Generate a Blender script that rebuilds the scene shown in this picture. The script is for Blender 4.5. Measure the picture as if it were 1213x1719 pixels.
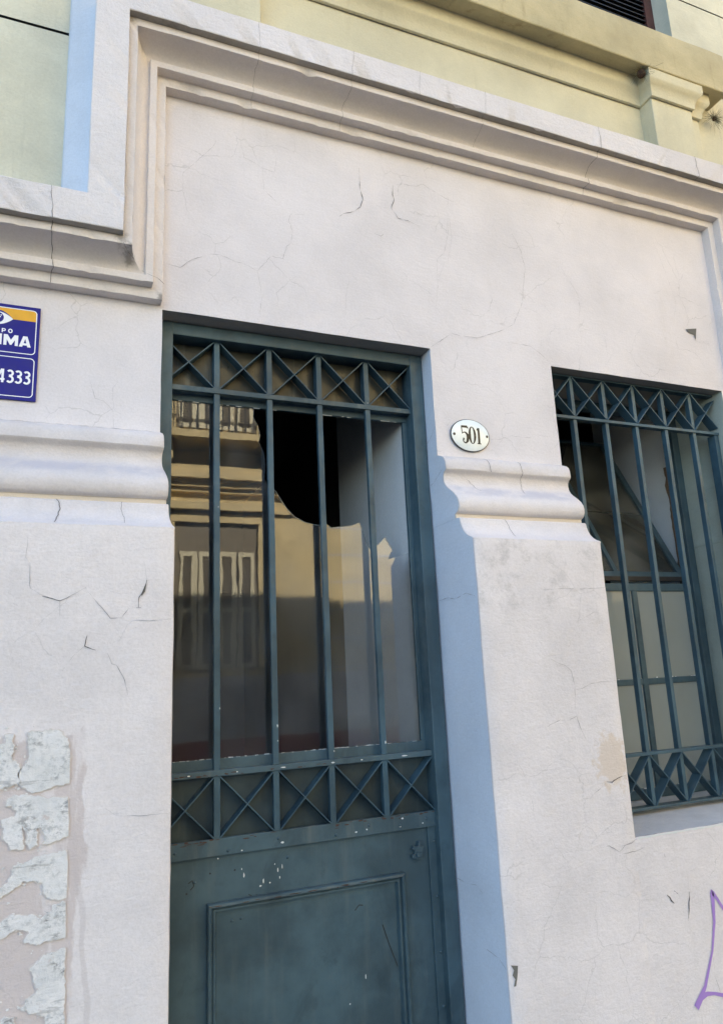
import bpy, bmesh, math, random
from mathutils import Vector, Matrix, noise
random.seed(7)
for o in list(bpy.data.objects):
    bpy.data.objects.remove(o)
SC = bpy.context.scene
COL = SC.collection
R = math.radians

# ------------------------------------------------------------------ camera
cam = bpy.data.cameras.new('camera'); camo = bpy.data.objects.new('camera', cam); COL.objects.link(camo)
yaw, pitch, roll = R(22.869), R(12.570), R(2.603)
fw = Vector((math.sin(yaw)*math.cos(pitch), math.cos(yaw)*math.cos(pitch), math.sin(pitch)))
rt = Vector((math.cos(yaw), -math.sin(yaw), 0)); dn = fw.cross(rt)
rt2 = rt*math.cos(roll)+dn*math.sin(roll); dn2 = -rt*math.sin(roll)+dn*math.cos(roll)
up, bk = -dn2, -fw
camo.matrix_world = Matrix(((rt2.x, up.x, bk.x, 0), (rt2.y, up.y, bk.y, -2.4), (rt2.z, up.z, bk.z, 1.6), (0, 0, 0, 1)))
cam.sensor_fit = 'VERTICAL'; cam.sensor_height = 24; cam.lens = 24*1200/1719
cam.clip_start = .05; cam.clip_end = 2000
SC.camera = camo
SC.render.resolution_x, SC.render.resolution_y = 722, 1024

# ------------------------------------------------------------------ sky and sun (sun stands behind the building: the street front is in open shade)
SUN_EL, SUN_AZ = 36.0, 12.0
w = bpy.data.worlds.new('World'); SC.world = w; w.use_nodes = True
nt = w.node_tree; nt.nodes.clear()
sky = nt.nodes.new('ShaderNodeTexSky'); sky.sky_type = 'NISHITA'; sky.sun_disc = False
sky.sun_elevation = R(SUN_EL); sky.sun_rotation = R(SUN_AZ)
bg = nt.nodes.new('ShaderNodeBackground'); bg.inputs[1].default_value = .13
wo = nt.nodes.new('ShaderNodeOutputWorld')
nt.links.new(sky.outputs[0], bg.inputs[0]); nt.links.new(bg.outputs[0], wo.inputs[0])
sl = bpy.data.lights.new('sun', 'SUN'); sl.energy = 5.0; sl.angle = R(.5); sl.color = (1, .93, .82)
so = bpy.data.objects.new('sun', sl); COL.objects.link(so)
sd = Vector((math.sin(R(SUN_AZ))*math.cos(R(SUN_EL)), math.cos(R(SUN_AZ))*math.cos(R(SUN_EL)), math.sin(R(SUN_EL))))
so.rotation_euler = sd.to_track_quat('Z', 'Y').to_euler(); so.location = (0, 20, 20)
SC.view_settings.view_transform = 'Standard'; SC.view_settings.look = 'None'
SC.view_settings.exposure = 2.36; SC.view_settings.gamma = 1

# ------------------------------------------------------------------ traced coordinates (x, z on the wall planes, metres)
WALL_CRACKS = [([(0.2825,3.4871),(0.331,3.4925),(0.3685,3.4866),(0.4071,3.5388),(0.4575,3.6037),(0.4715,3.6368)],0.8),([(0.5617,3.6839),(0.5802,3.5901),(0.6186,3.5784),(0.6563,3.5609),(0.7014,3.5538),(0.7126,3.6254)],0.8),([(0.6563,3.5609),(0.6587,3.4636),(0.6943,3.4343),(0.7282,3.4099)],1.0),([(0.8224,3.3914),(0.7671,3.3811),(0.7565,3.3518),(0.7703,3.3066),(0.764,3.2521),(0.7459,3.2326),(0.7282,3.1766),(0.683,3.1781),(0.627,3.1036),(0.5761,3.1264),(0.5439,3.1272),(0.4849,3.1458),(0.4445,3.1387),(0.3829,3.1057),(0.34,3.064),(0.2887,3.0707)],1.0),([(0.627,3.1036),(0.6462,3.0031),(0.6263,2.9005)],0.9),([(1.0693,3.6675),(1.0704,3.5752),(1.082,3.5206),(1.0693,3.4835),(1.0433,3.4572),(0.9999,3.4394),(0.9725,3.4165)],2.0),([(1.082,3.5206),(1.1493,3.5078),(1.2048,3.5033)],0.7),([(1.2255,3.6249),(1.2204,3.5767),(1.228,3.5529),(1.2108,3.5105),(1.2398,3.4686),(1.2874,3.4665),(1.3381,3.4521)],2.0),([(1.2407,3.6322),(1.2758,3.6432),(1.3105,3.6435),(1.3399,3.6471),(1.3682,3.6661),(1.4807,3.621),(1.52,3.6121)],1.2),([(1.1257,3.3719),(1.1548,3.3646),(1.1699,3.3791)],1.3),([(1.1548,3.3646),(1.1535,3.3418)],1.6),([(1.1572,3.2501),(1.1638,3.2127),(1.1739,3.1596)],0.8),([(1.0028,3.1392),(0.987,3.062),(0.9804,2.977)],0.6),([(1.4935,3.6301),(1.4788,3.4474),(1.4532,3.3484),(1.4147,3.3061),(1.4068,3.202)],0.8),([(0.9272,3.7552),(0.932,3.7403)],1.2),([(1.177,3.7072),(1.192,3.6732)],1.0),([(0.412,3.4662),(0.4123,3.3933)],0.5),([(1.4354,3.0501),(1.4351,3.0168)],1.2),([(1.8167,3.5177),(1.8538,3.4432),(1.87,3.3557),(1.8499,3.2624),(1.8334,3.1713),(1.7742,3.0606),(1.7083,3.0193),(1.5832,2.9672),(1.4899,2.9673),(1.4586,2.9708),(1.3923,2.9205),(1.354,2.8937)],1.3),([(1.8382,3.1575),(1.9098,3.14),(1.954,3.1031)],0.7),([(1.7337,2.9695),(1.7955,2.9699),(1.8579,2.9674),(1.9112,2.9349),(1.9544,2.895)],1.2),([(2.0734,3.3945),(2.1247,3.3179),(2.1526,3.2707),(2.1582,3.2107),(2.1407,3.1323)],0.9),([(2.6647,3.6919),(2.7409,3.4554),(2.769,3.3285),(2.7243,3.1916)],0.7),([(2.2727,3.1378),(2.284,3.0485),(2.2833,2.9735)],0.6),([(2.7262,3.1598),(2.7378,3.0756),(2.7898,3.0828),(2.8468,3.0715),(2.8799,3.0376)],0.9),([(2.5262,2.9908),(2.6104,2.9402)],0.5),([(1.4507,3.3041),(1.4146,3.2123),(1.3895,3.0693)],0.6),([(1.4905,3.5452),(1.496,3.4287),(1.4655,3.307)],0.6),([(1.3719,2.5479),(1.3997,2.553),(1.4207,2.5754)],0.8),([(1.5988,2.5142),(1.6514,2.5187),(1.7126,2.5397),(1.7782,2.5374),(1.8562,2.5522),(1.9345,2.5563)],0.8),([(-0.1142,3.0215),(-0.1214,2.9735)],0.6),([(0.0448,2.6064),(0.067,2.5281),(0.0964,2.5203),(0.1268,2.4904),(0.1285,2.4322),(0.1456,2.4047)],0.8),([(-0.24,2.4275),(-0.15,2.428),(-0.02,2.4268),(0.08,2.4285),(0.18,2.4275),(0.27,2.428)],1.1)]
PIER_CRACKS = [([(-0.1005,2.0151),(-0.1031,1.9542),(-0.0907,1.9383),(-0.0871,1.8665),(-0.0557,1.8467),(-0.0096,1.8322),(0.0107,1.8425),(0.0548,1.8684),(0.0945,1.822),(0.1266,1.7811),(0.1575,1.7848),(0.1765,1.8091),(0.2082,1.8113)],1.0),([(-0.0556,1.8451),(-0.0096,1.8322),(0.0143,1.8441)],2.2),([(-0.0096,1.8322),(-0.0078,1.7908)],1.6),([(0.2149,1.9474),(0.225,1.8924)],1.2),([(0.225,1.8924),(0.2152,1.8587),(0.2035,1.8421),(0.2026,1.8114)],3.2),([(0.1962,1.8114),(0.2106,1.8105)],2),([(0.1776,1.7657),(0.1876,1.7745),(0.237,1.773),(0.2978,1.7771)],1.0),([(0.0657,1.7341),(0.0594,1.7043),(0.0898,1.6923)],1.8),([(0.0594,1.7043),(0.0286,1.6763),(0.0046,1.6385)],0.9),([(0.1204,1.6835),(0.1343,1.653),(0.1474,1.6485),(0.1701,1.6042),(0.1788,1.5646)],1.1),([(0.1275,1.2677),(0.1574,1.2463),(0.2245,1.2389),(0.301,1.2379)],0.7),([(0.246,0.9198),(0.2975,0.939)],0.6),([(0.1737,1.7641),(0.1516,1.7161)],0.6),([(1.6382,1.6155),(1.6604,1.6019),(1.6988,1.5889),(1.7242,1.5673),(1.7335,1.5155),(1.7265,1.4334)],1.0),([(1.7358,1.5026),(1.7645,1.5044),(1.8078,1.5197),(1.8668,1.5235),(1.9309,1.5258)],0.9),([(1.5516,1.3797),(1.5979,1.3826),(1.6546,1.4004),(1.6773,1.3927),(1.7273,1.4094),(1.738,1.3699),(1.7547,1.3282)],1.0),([(1.7888,1.3288),(1.8103,1.3085),(1.805,1.2995)],1.0),([(1.8275,1.1758),(1.8514,1.1717),(1.8909,1.1865),(1.916,1.1873)],2.0),([(1.705,1.1287),(1.7442,1.1277),(1.7874,1.1505),(1.8228,1.1714)],0.8),([(1.7816,1.7495),(1.808,1.7592),(1.8621,1.7822)],1.0),([(1.6325,1.8642),(1.723,1.871),(1.7977,1.8678),(1.8577,1.8713),(1.9363,1.875)],0.9),([(1.6687,1.0911),(1.67,1.0892)],1.5),([(1.8631,0.9566),(1.9045,0.9598),(1.9339,0.9724)],1.2),([(1.7593,0.961),(1.8069,0.9643),(1.8506,0.9383),(1.8776,0.9566),(1.9328,0.9705)],1.2),([(1.847,0.9254),(1.8653,0.93),(1.9308,0.9334),(1.9815,0.9407)],1.4),([(2.0396,0.7714),(2.0517,0.7597),(2.0567,0.7502),(2.0682,0.7397)],4.0),([(2.0748,0.7798),(2.0897,0.7688)],5.0),([(2.1435,0.768),(2.1445,0.7548),(2.1345,0.7208),(2.1244,0.6813)],3.0),([(2.1455,0.8143),(2.1444,0.7727)],0.8),([(2.1244,0.6813),(2.1116,0.6368)],1.0),([(2.2168,0.538),(2.2127,0.4754),(2.2379,0.3966)],1.2),([(2.0514,0.6524),(2.0595,0.6282),(2.0608,0.5993)],0.8),([(2.0497,0.9081),(2.0526,0.8957)],2.0),([(1.3898,1.0119),(1.4,1.0096)],1.2),([(1.4011,0.8243),(1.413,0.8065)],1.0),([(1.688,0.5474),(1.6774,0.4993)],0.6),([(1.3709,0.8315),(1.3923,0.8389),(1.4036,0.8478)],0.8),([(1.6902,0.7304),(1.6913,0.722)],1.2)]
CHIPS = [[(1.3669,0.6642),(1.3934,0.6585),(1.389,0.6311),(1.3805,0.6022),(1.3725,0.6027),(1.3793,0.6227),(1.3705,0.6345),(1.3774,0.6486)],[(0.2097,1.8504),(0.2227,1.8839),(0.225,1.8882),(0.2208,1.8587),(0.2115,1.8445)]]
SCRAPS = [[(-0.1394,1.4544),(-0.1261,1.457),(-0.1287,1.4787),(-0.107,1.4793),(-0.1031,1.4337),(-0.1067,1.4125),(-0.0961,1.4045),(-0.0874,1.393),(-0.0908,1.3684),(-0.0832,1.3536),(-0.113,1.3459),(-0.1328,1.3422)],[(-0.0727,1.4783),(-0.0451,1.4822),(-0.0029,1.4822),(0.0266,1.4586),(0.0339,1.4226),(0.0357,1.3422),(-0.0171,1.333),(-0.0512,1.3257),(-0.0686,1.3345),(-0.0828,1.3465),(-0.0887,1.3683),(-0.0754,1.3991),(-0.0662,1.4199),(-0.071,1.4455)],[(-0.1146,1.3146),(-0.0918,1.3249),(-0.0578,1.3214),(-0.023,1.3108),(0.0329,1.3079),(0.0378,1.2419),(0.0384,1.2101),(-0.0139,1.1922),(-0.0244,1.1969),(-0.0201,1.2206),(-0.0266,1.2423),(-0.0399,1.2369),(-0.0344,1.1947),(-0.0542,1.1869),(-0.0617,1.2016),(-0.063,1.2258),(-0.0742,1.2478),(-0.0679,1.1921),(-0.0977,1.1924),(-0.1157,1.2184),(-0.1251,1.2674),(-0.0923,1.2741),(-0.0883,1.2854),(-0.117,1.2996)],[(0.0351,1.1721),(0.0397,1.1438),(0.0399,1.0582),(0.0024,1.059),(-0.0191,1.0871),(-0.0199,1.1041),(-0.0604,1.1132),(-0.0923,1.0944),(-0.1174,1.0815),(-0.1188,1.1048),(-0.1,1.1154),(-0.0857,1.1537),(-0.0627,1.1574),(-0.023,1.1692),(0.004,1.1726)],[(0.0382,1.0483),(0.0417,0.9673),(-0.0261,0.9589),(-0.0562,0.9705),(-0.0477,0.9952),(-0.0742,1.0028),(-0.1118,0.9863),(-0.1138,1.0189),(-0.0954,1.0355),(-0.043,1.0326),(-0.0224,1.0175),(0.007,1.0329),(0.0064,1.0463)],[(0.0401,0.9411),(0.0489,0.7656),(0.0057,0.7743),(-0.0017,0.7941),(-0.0545,0.8171),(-0.0458,0.8342),(-0.0209,0.8548),(-0.0396,0.903),(-0.0115,0.9304),(0.0148,0.9356)],[(-0.1006,0.7959),(-0.095,0.8065),(-0.0697,0.8045),(-0.0656,0.7888)]]
STAIN = [[(-0.1457,1.5612),(-0.1045,1.5574),(-0.0555,1.5508),(-0.0333,1.5272),(-0.0231,1.4917),(-0.0239,1.4785),(-0.1413,1.4868)],[(-0.0231,1.4917),(0.0246,1.5086),(0.0679,1.5134),(0.0918,1.4628),(0.1058,1.4168),(0.1073,1.328),(0.0995,1.242),(0.0946,1.1365),(0.0839,1.0825),(0.1092,0.9629),(0.1478,0.8495),(0.1719,0.7407),(0.0555,0.7642),(0.0414,0.974),(0.0354,1.2493),(0.0339,1.4226),(0.0264,1.4638),(-0.003,1.4844)]]
GRAF1 = [((2.2985,0.6839),5),((2.2765,0.7203),5),((2.2518,0.7523),8),((2.2516,0.721),8),((2.2443,0.6506),5.5),((2.2172,0.5611),4),((2.1615,0.4564),6),((2.134,0.425),11),((2.108,0.3994),12)]
GRAF2 = [((2.134,0.425),10),((2.1651,0.432),7),((2.1984,0.4268),5),((2.2414,0.413),6),((2.2962,0.394),6)]
HOLE = [(0.6476,2.6094),(0.6425,2.5725),(0.6608,2.538),(0.6697,2.5027),(0.6623,2.4733),(0.6827,2.4321),(0.6864,2.3731),(0.6811,2.3305),(0.6968,2.2964),(0.7268,2.2817),(0.7472,2.2478),(0.7699,2.214),(0.7998,2.185),(0.8397,2.1657),(0.8899,2.1559),(0.9266,2.1619),(0.9457,2.1484),(0.9929,2.1548),(1.0256,2.1584),(1.0641,2.1718),(1.0777,2.1387),(1.0864,2.1079),(1.1049,2.0703),(1.139,2.0854),(1.1718,2.1176),(1.2003,2.0677),(1.1825,2.0314),(1.2141,2.0367),(1.2951,2.0601)]
WALL_CHIPS = [[(2.8071,3.1945),(2.8816,3.2091),(2.8644,3.1416),(2.8586,3.1731),(2.8202,3.1803)]]

# ------------------------------------------------------------------ materials
MATS = {}
class NT:
    def __init__(s, name):
        s.m = bpy.data.materials.new(name); s.m.use_nodes = True; s.t = s.m.node_tree; s.t.nodes.clear()
        s.out = s.n('ShaderNodeOutputMaterial'); s.co = s.n('ShaderNodeTexCoord').outputs['Object']
    def n(s, t, **kw):
        nd = s.t.nodes.new(t)
        for k, v in kw.items(): setattr(nd, k, v)
        return nd
    def l(s, a, b): s.t.links.new(a, b)
    def put(s, sock, v):
        if hasattr(v, 'is_linked'): s.l(v, sock)
        elif isinstance(v, tuple) and len(v) == 3 and sock.type == 'RGBA': sock.default_value = (*v, 1)
        else: sock.default_value = v
    def noise(s, scale, detail=5, rough=.55, stretch=None, dist=0, off=(0, 0, 0)):
        mp = s.n('ShaderNodeMapping'); s.l(s.co, mp.inputs[0])
        if stretch: mp.inputs['Scale'].default_value = stretch
        mp.inputs['Location'].default_value = off
        nd = s.n('ShaderNodeTexNoise'); s.l(mp.outputs[0], nd.inputs['Vector'])
        nd.inputs['Scale'].default_value = scale; nd.inputs['Detail'].default_value = detail
        nd.inputs['Roughness'].default_value = rough; nd.inputs['Distortion'].default_value = dist
        return nd.outputs['Fac']
    def ramp(s, f, a, b, lo=0., hi=1.):
        nd = s.n('ShaderNodeMapRange'); s.l(f, nd.inputs[0]); nd.interpolation_type = 'SMOOTHSTEP'
        for i, v in zip((1, 2, 3, 4), (a, b, lo, hi)): nd.inputs[i].default_value = v
        return nd.outputs[0]
    def mix(s, f, a, b, mode='MIX'):
        nd = s.n('ShaderNodeMix', data_type='RGBA', blend_type=mode)
        s.put(nd.inputs[0], f); s.put(nd.inputs[6], a); s.put(nd.inputs[7], b)
        return nd.outputs[2]
    def math(s, op, a, b=0.):
        nd = s.n('ShaderNodeMath', operation=op); s.put(nd.inputs[0], a); s.put(nd.inputs[1], b); return nd.outputs[0]
    def xyz(s):
        nd = s.n('ShaderNodeSeparateXYZ'); s.l(s.co, nd.inputs[0]); return nd.outputs
    def bump(s, h, dist, strength=1., prev=None):
        nd = s.n('ShaderNodeBump'); s.l(h, nd.inputs['Height']); nd.inputs['Distance'].default_value = dist
        nd.inputs['Strength'].default_value = strength
        if prev is not None: s.l(prev, nd.inputs['Normal'])
        return nd.outputs[0]
    def bsdf(s, col, rough=.8, nrm=None, metal=0., spec=.5):
        b = s.n('ShaderNodeBsdfPrincipled'); s.put(b.inputs['Base Color'], col); s.put(b.inputs['Roughness'], rough)
        s.put(b.inputs['Metallic'], metal); b.inputs['Specular IOR Level'].default_value = spec
        if nrm is not None: s.l(nrm, b.inputs['Normal'])
        s.l(b.outputs[0], s.out.inputs[0]); return b

def plaster(name, col, bump=.0012, dirt=(.45, .40, .33), dirt_amt=.35, streak=.25, mott=.06, grain=1., stain=None, craze=0.):
    t = NT(name)
    big = t.noise(2.1, 6, .6); med = t.noise(11, 6, .6); fine = t.noise(90, 4, .6)
    c2 = tuple(v*(1-mott*2.2) for v in col); c1 = tuple(min(1, v*(1+mott*.6)) for v in col)
    c = t.mix(t.ramp(big, .3, .72), c1, c2)
    c = t.mix(t.math('MULTIPLY', t.ramp(med, .5, .8), .35), c, tuple(v*.86 for v in col))
    st = t.noise(1.6, 7, .68, stretch=(9, 9, .9))
    c = t.mix(t.math('MULTIPLY', t.ramp(st, .55, .82), streak), c, dirt)
    sp = t.noise(34, 6, .7, off=(3, 1, 2))
    c = t.mix(t.math('MULTIPLY', t.ramp(sp, .64, .80), dirt_amt), c, dirt)
    gr_ = t.noise(150, 3, .6, off=(2, 2, 7))
    c = t.mix(1., c, t.mix(t.ramp(gr_, .34, .66), (.94, .936, .93), (1, 1, 1)), 'MULTIPLY')
    if craze:
        wv = t.n('ShaderNodeTexNoise'); t.l(t.co, wv.inputs['Vector']); wv.inputs['Scale'].default_value = 6; wv.inputs['Detail'].default_value = 5
        mv = t.n('ShaderNodeVectorMath', operation='MULTIPLY_ADD'); t.l(wv.outputs['Color'], mv.inputs[0]); mv.inputs[1].default_value = (.16, .16, .16); t.l(t.co, mv.inputs[2])
        vo = t.n('ShaderNodeTexVoronoi', feature='DISTANCE_TO_EDGE'); t.l(mv.outputs[0], vo.inputs['Vector']); vo.inputs['Scale'].default_value = 4.6
        ln = t.ramp(vo.outputs['Distance'], .0085, .002)
        mk = t.ramp(t.noise(3.1, 4, .6, off=(6, 2, 4)), .50, .60)
        c = t.mix(t.math('MULTIPLY', t.math('MULTIPLY', ln, mk), craze), c, (.33, .31, .30))
    if stain: c = stain(t, c)
    hgt = t.math('ADD', t.math('MULTIPLY', med, 1.0), t.math('MULTIPLY', fine, .35*grain))
    trow = t.noise(26, 3, .5, stretch=(1, 1, 2.6), dist=.6)
    n1 = t.bump(trow, bump*1.5, .7)
    n2 = t.bump(hgt, bump*2.2, .8, n1)
    n3 = t.bump(t.noise(240, 2, .5), bump*.35*grain, .8, n2)
    t.bsdf(c, .86, n3, spec=.25)
    MATS[name] = t.m; return t.m

WALLC = (.71, .667, .668)
plaster('wall_plaster', WALLC, bump=.0010, dirt_amt=.16, streak=.16, mott=.05, craze=.34)
plaster('dark_band_plaster', (.42, .385, .34), bump=.001, dirt=(.09, .08, .07), dirt_amt=.8, streak=.5, mott=.15)  # darker base tone with heavy dark speckle, for the band's underside
def corner_soil(t, c):
    x, y, z = t.xyz()
    for cx_, cz_, r in ((.125, 3.04, .035), (.155, 3.005, .03), (.135, 3.925, .03), (.27, 2.915, .02)):
        dx = t.math('SUBTRACT', x, cx_); dz = t.math('SUBTRACT', z, cz_)
        d = t.math('SQRT', t.math('ADD', t.math('MULTIPLY', dx, dx), t.math('MULTIPLY', dz, dz)))
        d = t.math('ADD', d, t.math('MULTIPLY', t.math('SUBTRACT', t.noise(60, 6, .7), .5), .05))
        c = t.mix(t.math('MULTIPLY', t.ramp(d, r*.9, r*.1), .6), c, (.13, .11, .09))
    return c
plaster('moulding_plaster', (.71, .655, .625), bump=.0008, dirt_amt=.18, streak=.14, mott=.05, stain=corner_soil)
plaster('band_plaster', (.70, .66, .65), bump=.0022, dirt_amt=.22, streak=.10, mott=.05, grain=1.6)
def fret(t, c):
    # soil blotches on the capital and along its ledge
    x, y, z = t.xyz()
    g = t.noise(7, 5, .6, stretch=(1, 1, 3))
    c = t.mix(t.math('MULTIPLY', t.ramp(g, .5, .75), .22), c, (.46, .46, .50))
    up_ = t.math('ADD', z, t.math('MULTIPLY', t.math('SUBTRACT', t.noise(20, 6, .7), .5), .03))
    band = t.math('MULTIPLY', t.ramp(up_, 2.232, 2.256), t.ramp(up_, 2.300, 2.276))
    c = t.mix(t.math('MULTIPLY', t.math('MULTIPLY', band, t.ramp(t.noise(9, 5, .6, off=(5, 5, 5)), .35, .6)), .5), c, (.42, .41, .47))
    fil_bounce = t.math('MULTIPLY', t.ramp(z, 2.1485, 2.1495), t.ramp(z, 2.1675, 2.1665))
    return t.mix(t.math('MULTIPLY', fil_bounce, .55), c, (.60, .50, .35))  # warm bounce light put into the fillet's colour
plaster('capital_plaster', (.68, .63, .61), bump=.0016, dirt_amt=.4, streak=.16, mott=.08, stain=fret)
def pier_dirt(t, c):
    x, y, z = t.xyz()
    a = t.noise(13, 8, .72, off=(4, 0, 9)); b = t.noise(2.4, 4, .5, off=(1, 7, 0))
    zone = t.math('MULTIPLY', t.ramp(z, 1.62, 1.86), t.ramp(b, .42, .62))
    c = t.mix(t.math('MULTIPLY', t.math('MULTIPLY', t.ramp(a, .47, .66), zone), .5), c, (.36, .34, .33))
    # rubbed patch where the under-paint shows
    dx = t.math('MULTIPLY', t.math('SUBTRACT', x, 1.865), 9.); dz = t.math('MULTIPLY', t.math('SUBTRACT', z, 1.245), 7.5)
    d = t.math('SQRT', t.math('ADD', t.math('MULTIPLY', dx, dx), t.math('MULTIPLY', dz, dz)))
    m = t.ramp(t.math('ADD', d, t.math('MULTIPLY', t.math('SUBTRACT', t.noise(28, 6, .7), .5), 1.9)), .78, .5)
    return t.mix(t.math('MULTIPLY', m, .75), c, (.60, .50, .41))
plaster('pier_plaster', (.72, .673, .665), bump=.0015, dirt=(.47, .43, .39), dirt_amt=.32, streak=.26, mott=.06, grain=1.3, stain=pier_dirt, craze=.30)
def glue(t, c):
    x, y, z = t.xyz()
    n1 = t.noise(4.5, 6, .6, stretch=(1, 1, .55), off=(9, 2, 1)); n2 = t.noise(22, 5, .6, stretch=(1.6, 1, .4))
    ed = t.math('ADD', t.math('MULTIPLY', t.math('SUBTRACT', n1, .5), .16), t.math('MULTIPLY', t.math('SUBTRACT', n2, .5), .05))
    mx = t.ramp(t.math('ADD', x, ed), .062, .052)
    mz = t.ramp(t.math('ADD', z, t.math('MULTIPLY', ed, 1.6)), 1.47, 1.455)
    hol = t.ramp(t.noise(9, 5, .6, stretch=(1.4, 1, .35), off=(0, 0, 5)), .52, .60)
    inner = t.ramp(x, -.035, -.03)          # inside the pasted area the glue is even
    keep = t.math('SUBTRACT', 1., t.math('MULTIPLY', t.math('MULTIPLY', hol, inner), .7))
    m = t.math('MULTIPLY', t.math('MULTIPLY', t.math('MULTIPLY', mx, mz), keep), t.ramp(t.math('ADD', x, ed), -.52, -.50))
    c = t.mix(t.math('MULTIPLY', m, .62), c, (.50, .42, .39))
    # brush drips running down to the right of the poster
    dr = t.math('SUBTRACT', x, t.math('MULTIPLY', t.math('SUBTRACT', 1.25, z), .115))
    dw = t.math('ABSOLUTE', t.math('SUBTRACT', t.math('ADD', dr, t.math('MULTIPLY', t.math('SUBTRACT', t.noise(6, 4, .5), .5), .05)), .048))
    zz = t.ramp(z, 1.28, 1.1)
    return t.mix(t.math('MULTIPLY', t.math('MULTIPLY', t.ramp(dw, .009, .005), zz), .40), c, (.50, .44, .42))
plaster('pasted_plaster', (.735, .68, .66), bump=.0013, dirt=(.48, .44, .40), dirt_amt=.28, streak=.22, mott=.06, grain=1.2, stain=glue, craze=.30)
plaster('yellow_plaster', (.62, .575, .41), bump=.0012, dirt=(.40, .37, .25), dirt_amt=.3, streak=.5, mott=.08)
plaster('green_plaster', (.66, .635, .495), bump=.0016, dirt=(.30, .31, .25), dirt_amt=.4, streak=.5, mott=.10)
plaster('slab_plaster', (.52, .45, .27), bump=.0016, dirt=(.25, .18, .10), dirt_amt=.6, streak=.95, mott=.12)
plaster('blue_plaster', (.62, .65, .70), bump=.0008, dirt=(.36, .40, .45), dirt_amt=.2, streak=.15, mott=.05)
plaster('skylit_reveal_plaster', (.66, .69, .75), bump=.0008, dirt=(.36, .40, .46), dirt_amt=.12, streak=.12, mott=.04)  # same plaster as the wall, with blue skylight put into the colour
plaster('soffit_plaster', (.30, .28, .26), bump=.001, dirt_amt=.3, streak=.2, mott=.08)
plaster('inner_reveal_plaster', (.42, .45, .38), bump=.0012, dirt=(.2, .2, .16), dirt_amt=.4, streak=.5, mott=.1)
plaster('sill_plaster', (.60, .59, .57), bump=.0018, dirt=(.62, .62, .62), dirt_amt=.5, streak=.2, mott=.12, grain=1.5)
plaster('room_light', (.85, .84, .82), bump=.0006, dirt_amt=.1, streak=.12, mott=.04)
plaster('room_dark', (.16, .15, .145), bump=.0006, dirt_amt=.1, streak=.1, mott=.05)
plaster('broken_plaster', (.30, .20, .13), bump=.004, dirt=(.12, .08, .05), dirt_amt=.5, streak=.2, mott=.2)
plaster('opposite_plaster', (.72, .58, .31), bump=.0002, dirt=(.25, .2, .12), dirt_amt=.4, streak=.4, mott=.1)
plaster('opposite_base', (.62, .61, .59), bump=.0002, dirt=(.16, .15, .13), dirt_amt=.6, streak=.5, mott=.15)  # base grey, with the shaded look of the yellow wall put into it
plaster('red_base', (.34, .05, .05), bump=.001, dirt=(.12, .04, .04), dirt_amt=.3, streak=.3, mott=.1)
plaster('pavement_concrete', (.16, .152, .14), bump=.002, dirt=(.12, .12, .12), dirt_amt=.5, streak=0, mott=.12)
plaster('asphalt', (.055, .055, .057), bump=.003, dirt=(.09, .09, .09), dirt_amt=.5, streak=0, mott=.15)

def flat(name, col, rough=.6, spec=.4, metal=0.):
    t = NT(name); t.bsdf(col, rough, None, metal, spec); MATS[name] = t.m; return t.m
flat('crack_line', (.29, .27, .26), 1, 0); flat('crack_open', (.07, .06, .055), 1, 0); flat('glass_edge', (.22, .26, .25), .2)
flat('chip_grey', (.16, .155, .14), 1, 0); flat('spark_white', (.62, .64, .62), .6)
flat('sign_line', (.80, .80, .82), .35); flat('digit_black', (.018, .018, .018), .35)
flat('rim_dark', (.06, .055, .05), .5); flat('screw_metal', (.07, .065, .06), .4, .5, .6)
flat('rust_red', (.075, .042, .032), .9, .2); flat('graffiti_purple', (.36, .22, .55), .55)
flat('shutter_cream', (.62, .56, .38), .6); flat('slat_brown', (.20, .17, .12), .7); flat('iron_black', (.02, .02, .02), .6)
flat('tuft_stem', (.16, .15, .10), .9, .1); flat('tuft_core', (.07, .045, .035), 1, 0)
flat('putty', (.62, .63, .62), .8)

def paint(name, col, rust=.25, dust=.25, rough=.46):
    t = NT(name)
    big = t.noise(3.2, 6, .62); med = t.noise(17, 6, .65); gr = t.noise(110, 3, .5)
    c = t.mix(t.ramp(big, .34, .66), tuple(v*1.22 for v in col), tuple(v*.72 for v in col))
    vs = t.noise(5, 5, .6, stretch=(5, 5, .5))
    c = t.mix(t.math('MULTIPLY', t.ramp(vs, .5, .8), dust), c, (.15, .165, .15))
    sc = t.noise(26, 7, .75, off=(2, 5, 1))
    c = t.mix(t.math('MULTIPLY', t.ramp(sc, .66, .74), rust), c, (.085, .055, .038))
    dk = t.noise(8, 6, .7, off=(7, 3, 3))
    c = t.mix(t.math('MULTIPLY', t.ramp(dk, .55, .72), .5), c, tuple(v*.5 for v in col))
    sm = t.noise(2.6, 6, .65, stretch=(1.3, 1, .8), off=(11, 2, 8), dist=1.2)
    c = t.mix(t.math('MULTIPLY', t.ramp(sm, .53, .66), .5), c, tuple(v*.55 for v in col))
    rg = t.ramp(med, .3, .7, rough-.08, rough+.16)
    nb = t.bump(med, .0008, .6); nb = t.bump(gr, .00025, .6, nb)
    t.bsdf(c, rg, nb, spec=.36); MATS[name] = t.m; return t.m
TEAL = (.052, .090, .108)
paint('door_paint', TEAL); paint('grille_paint', (.042, .084, .110), rust=.2, dust=.12)
paint('dark_backing', (.030, .048, .054), rust=.3, dust=.2)  # darker tone than the door, for the sheet behind the lower lattice
paint('rail_paint', TEAL, rust=.75, dust=.45)
paint('dirty_sheet', (.036, .038, .030), rust=.7, dust=.6, rough=.35)
paint('shutter_black', (.018, .017, .018), rust=.2, dust=.1); paint('shutter_frame', (.075, .028, .024), rust=.3, dust=.1)

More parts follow.
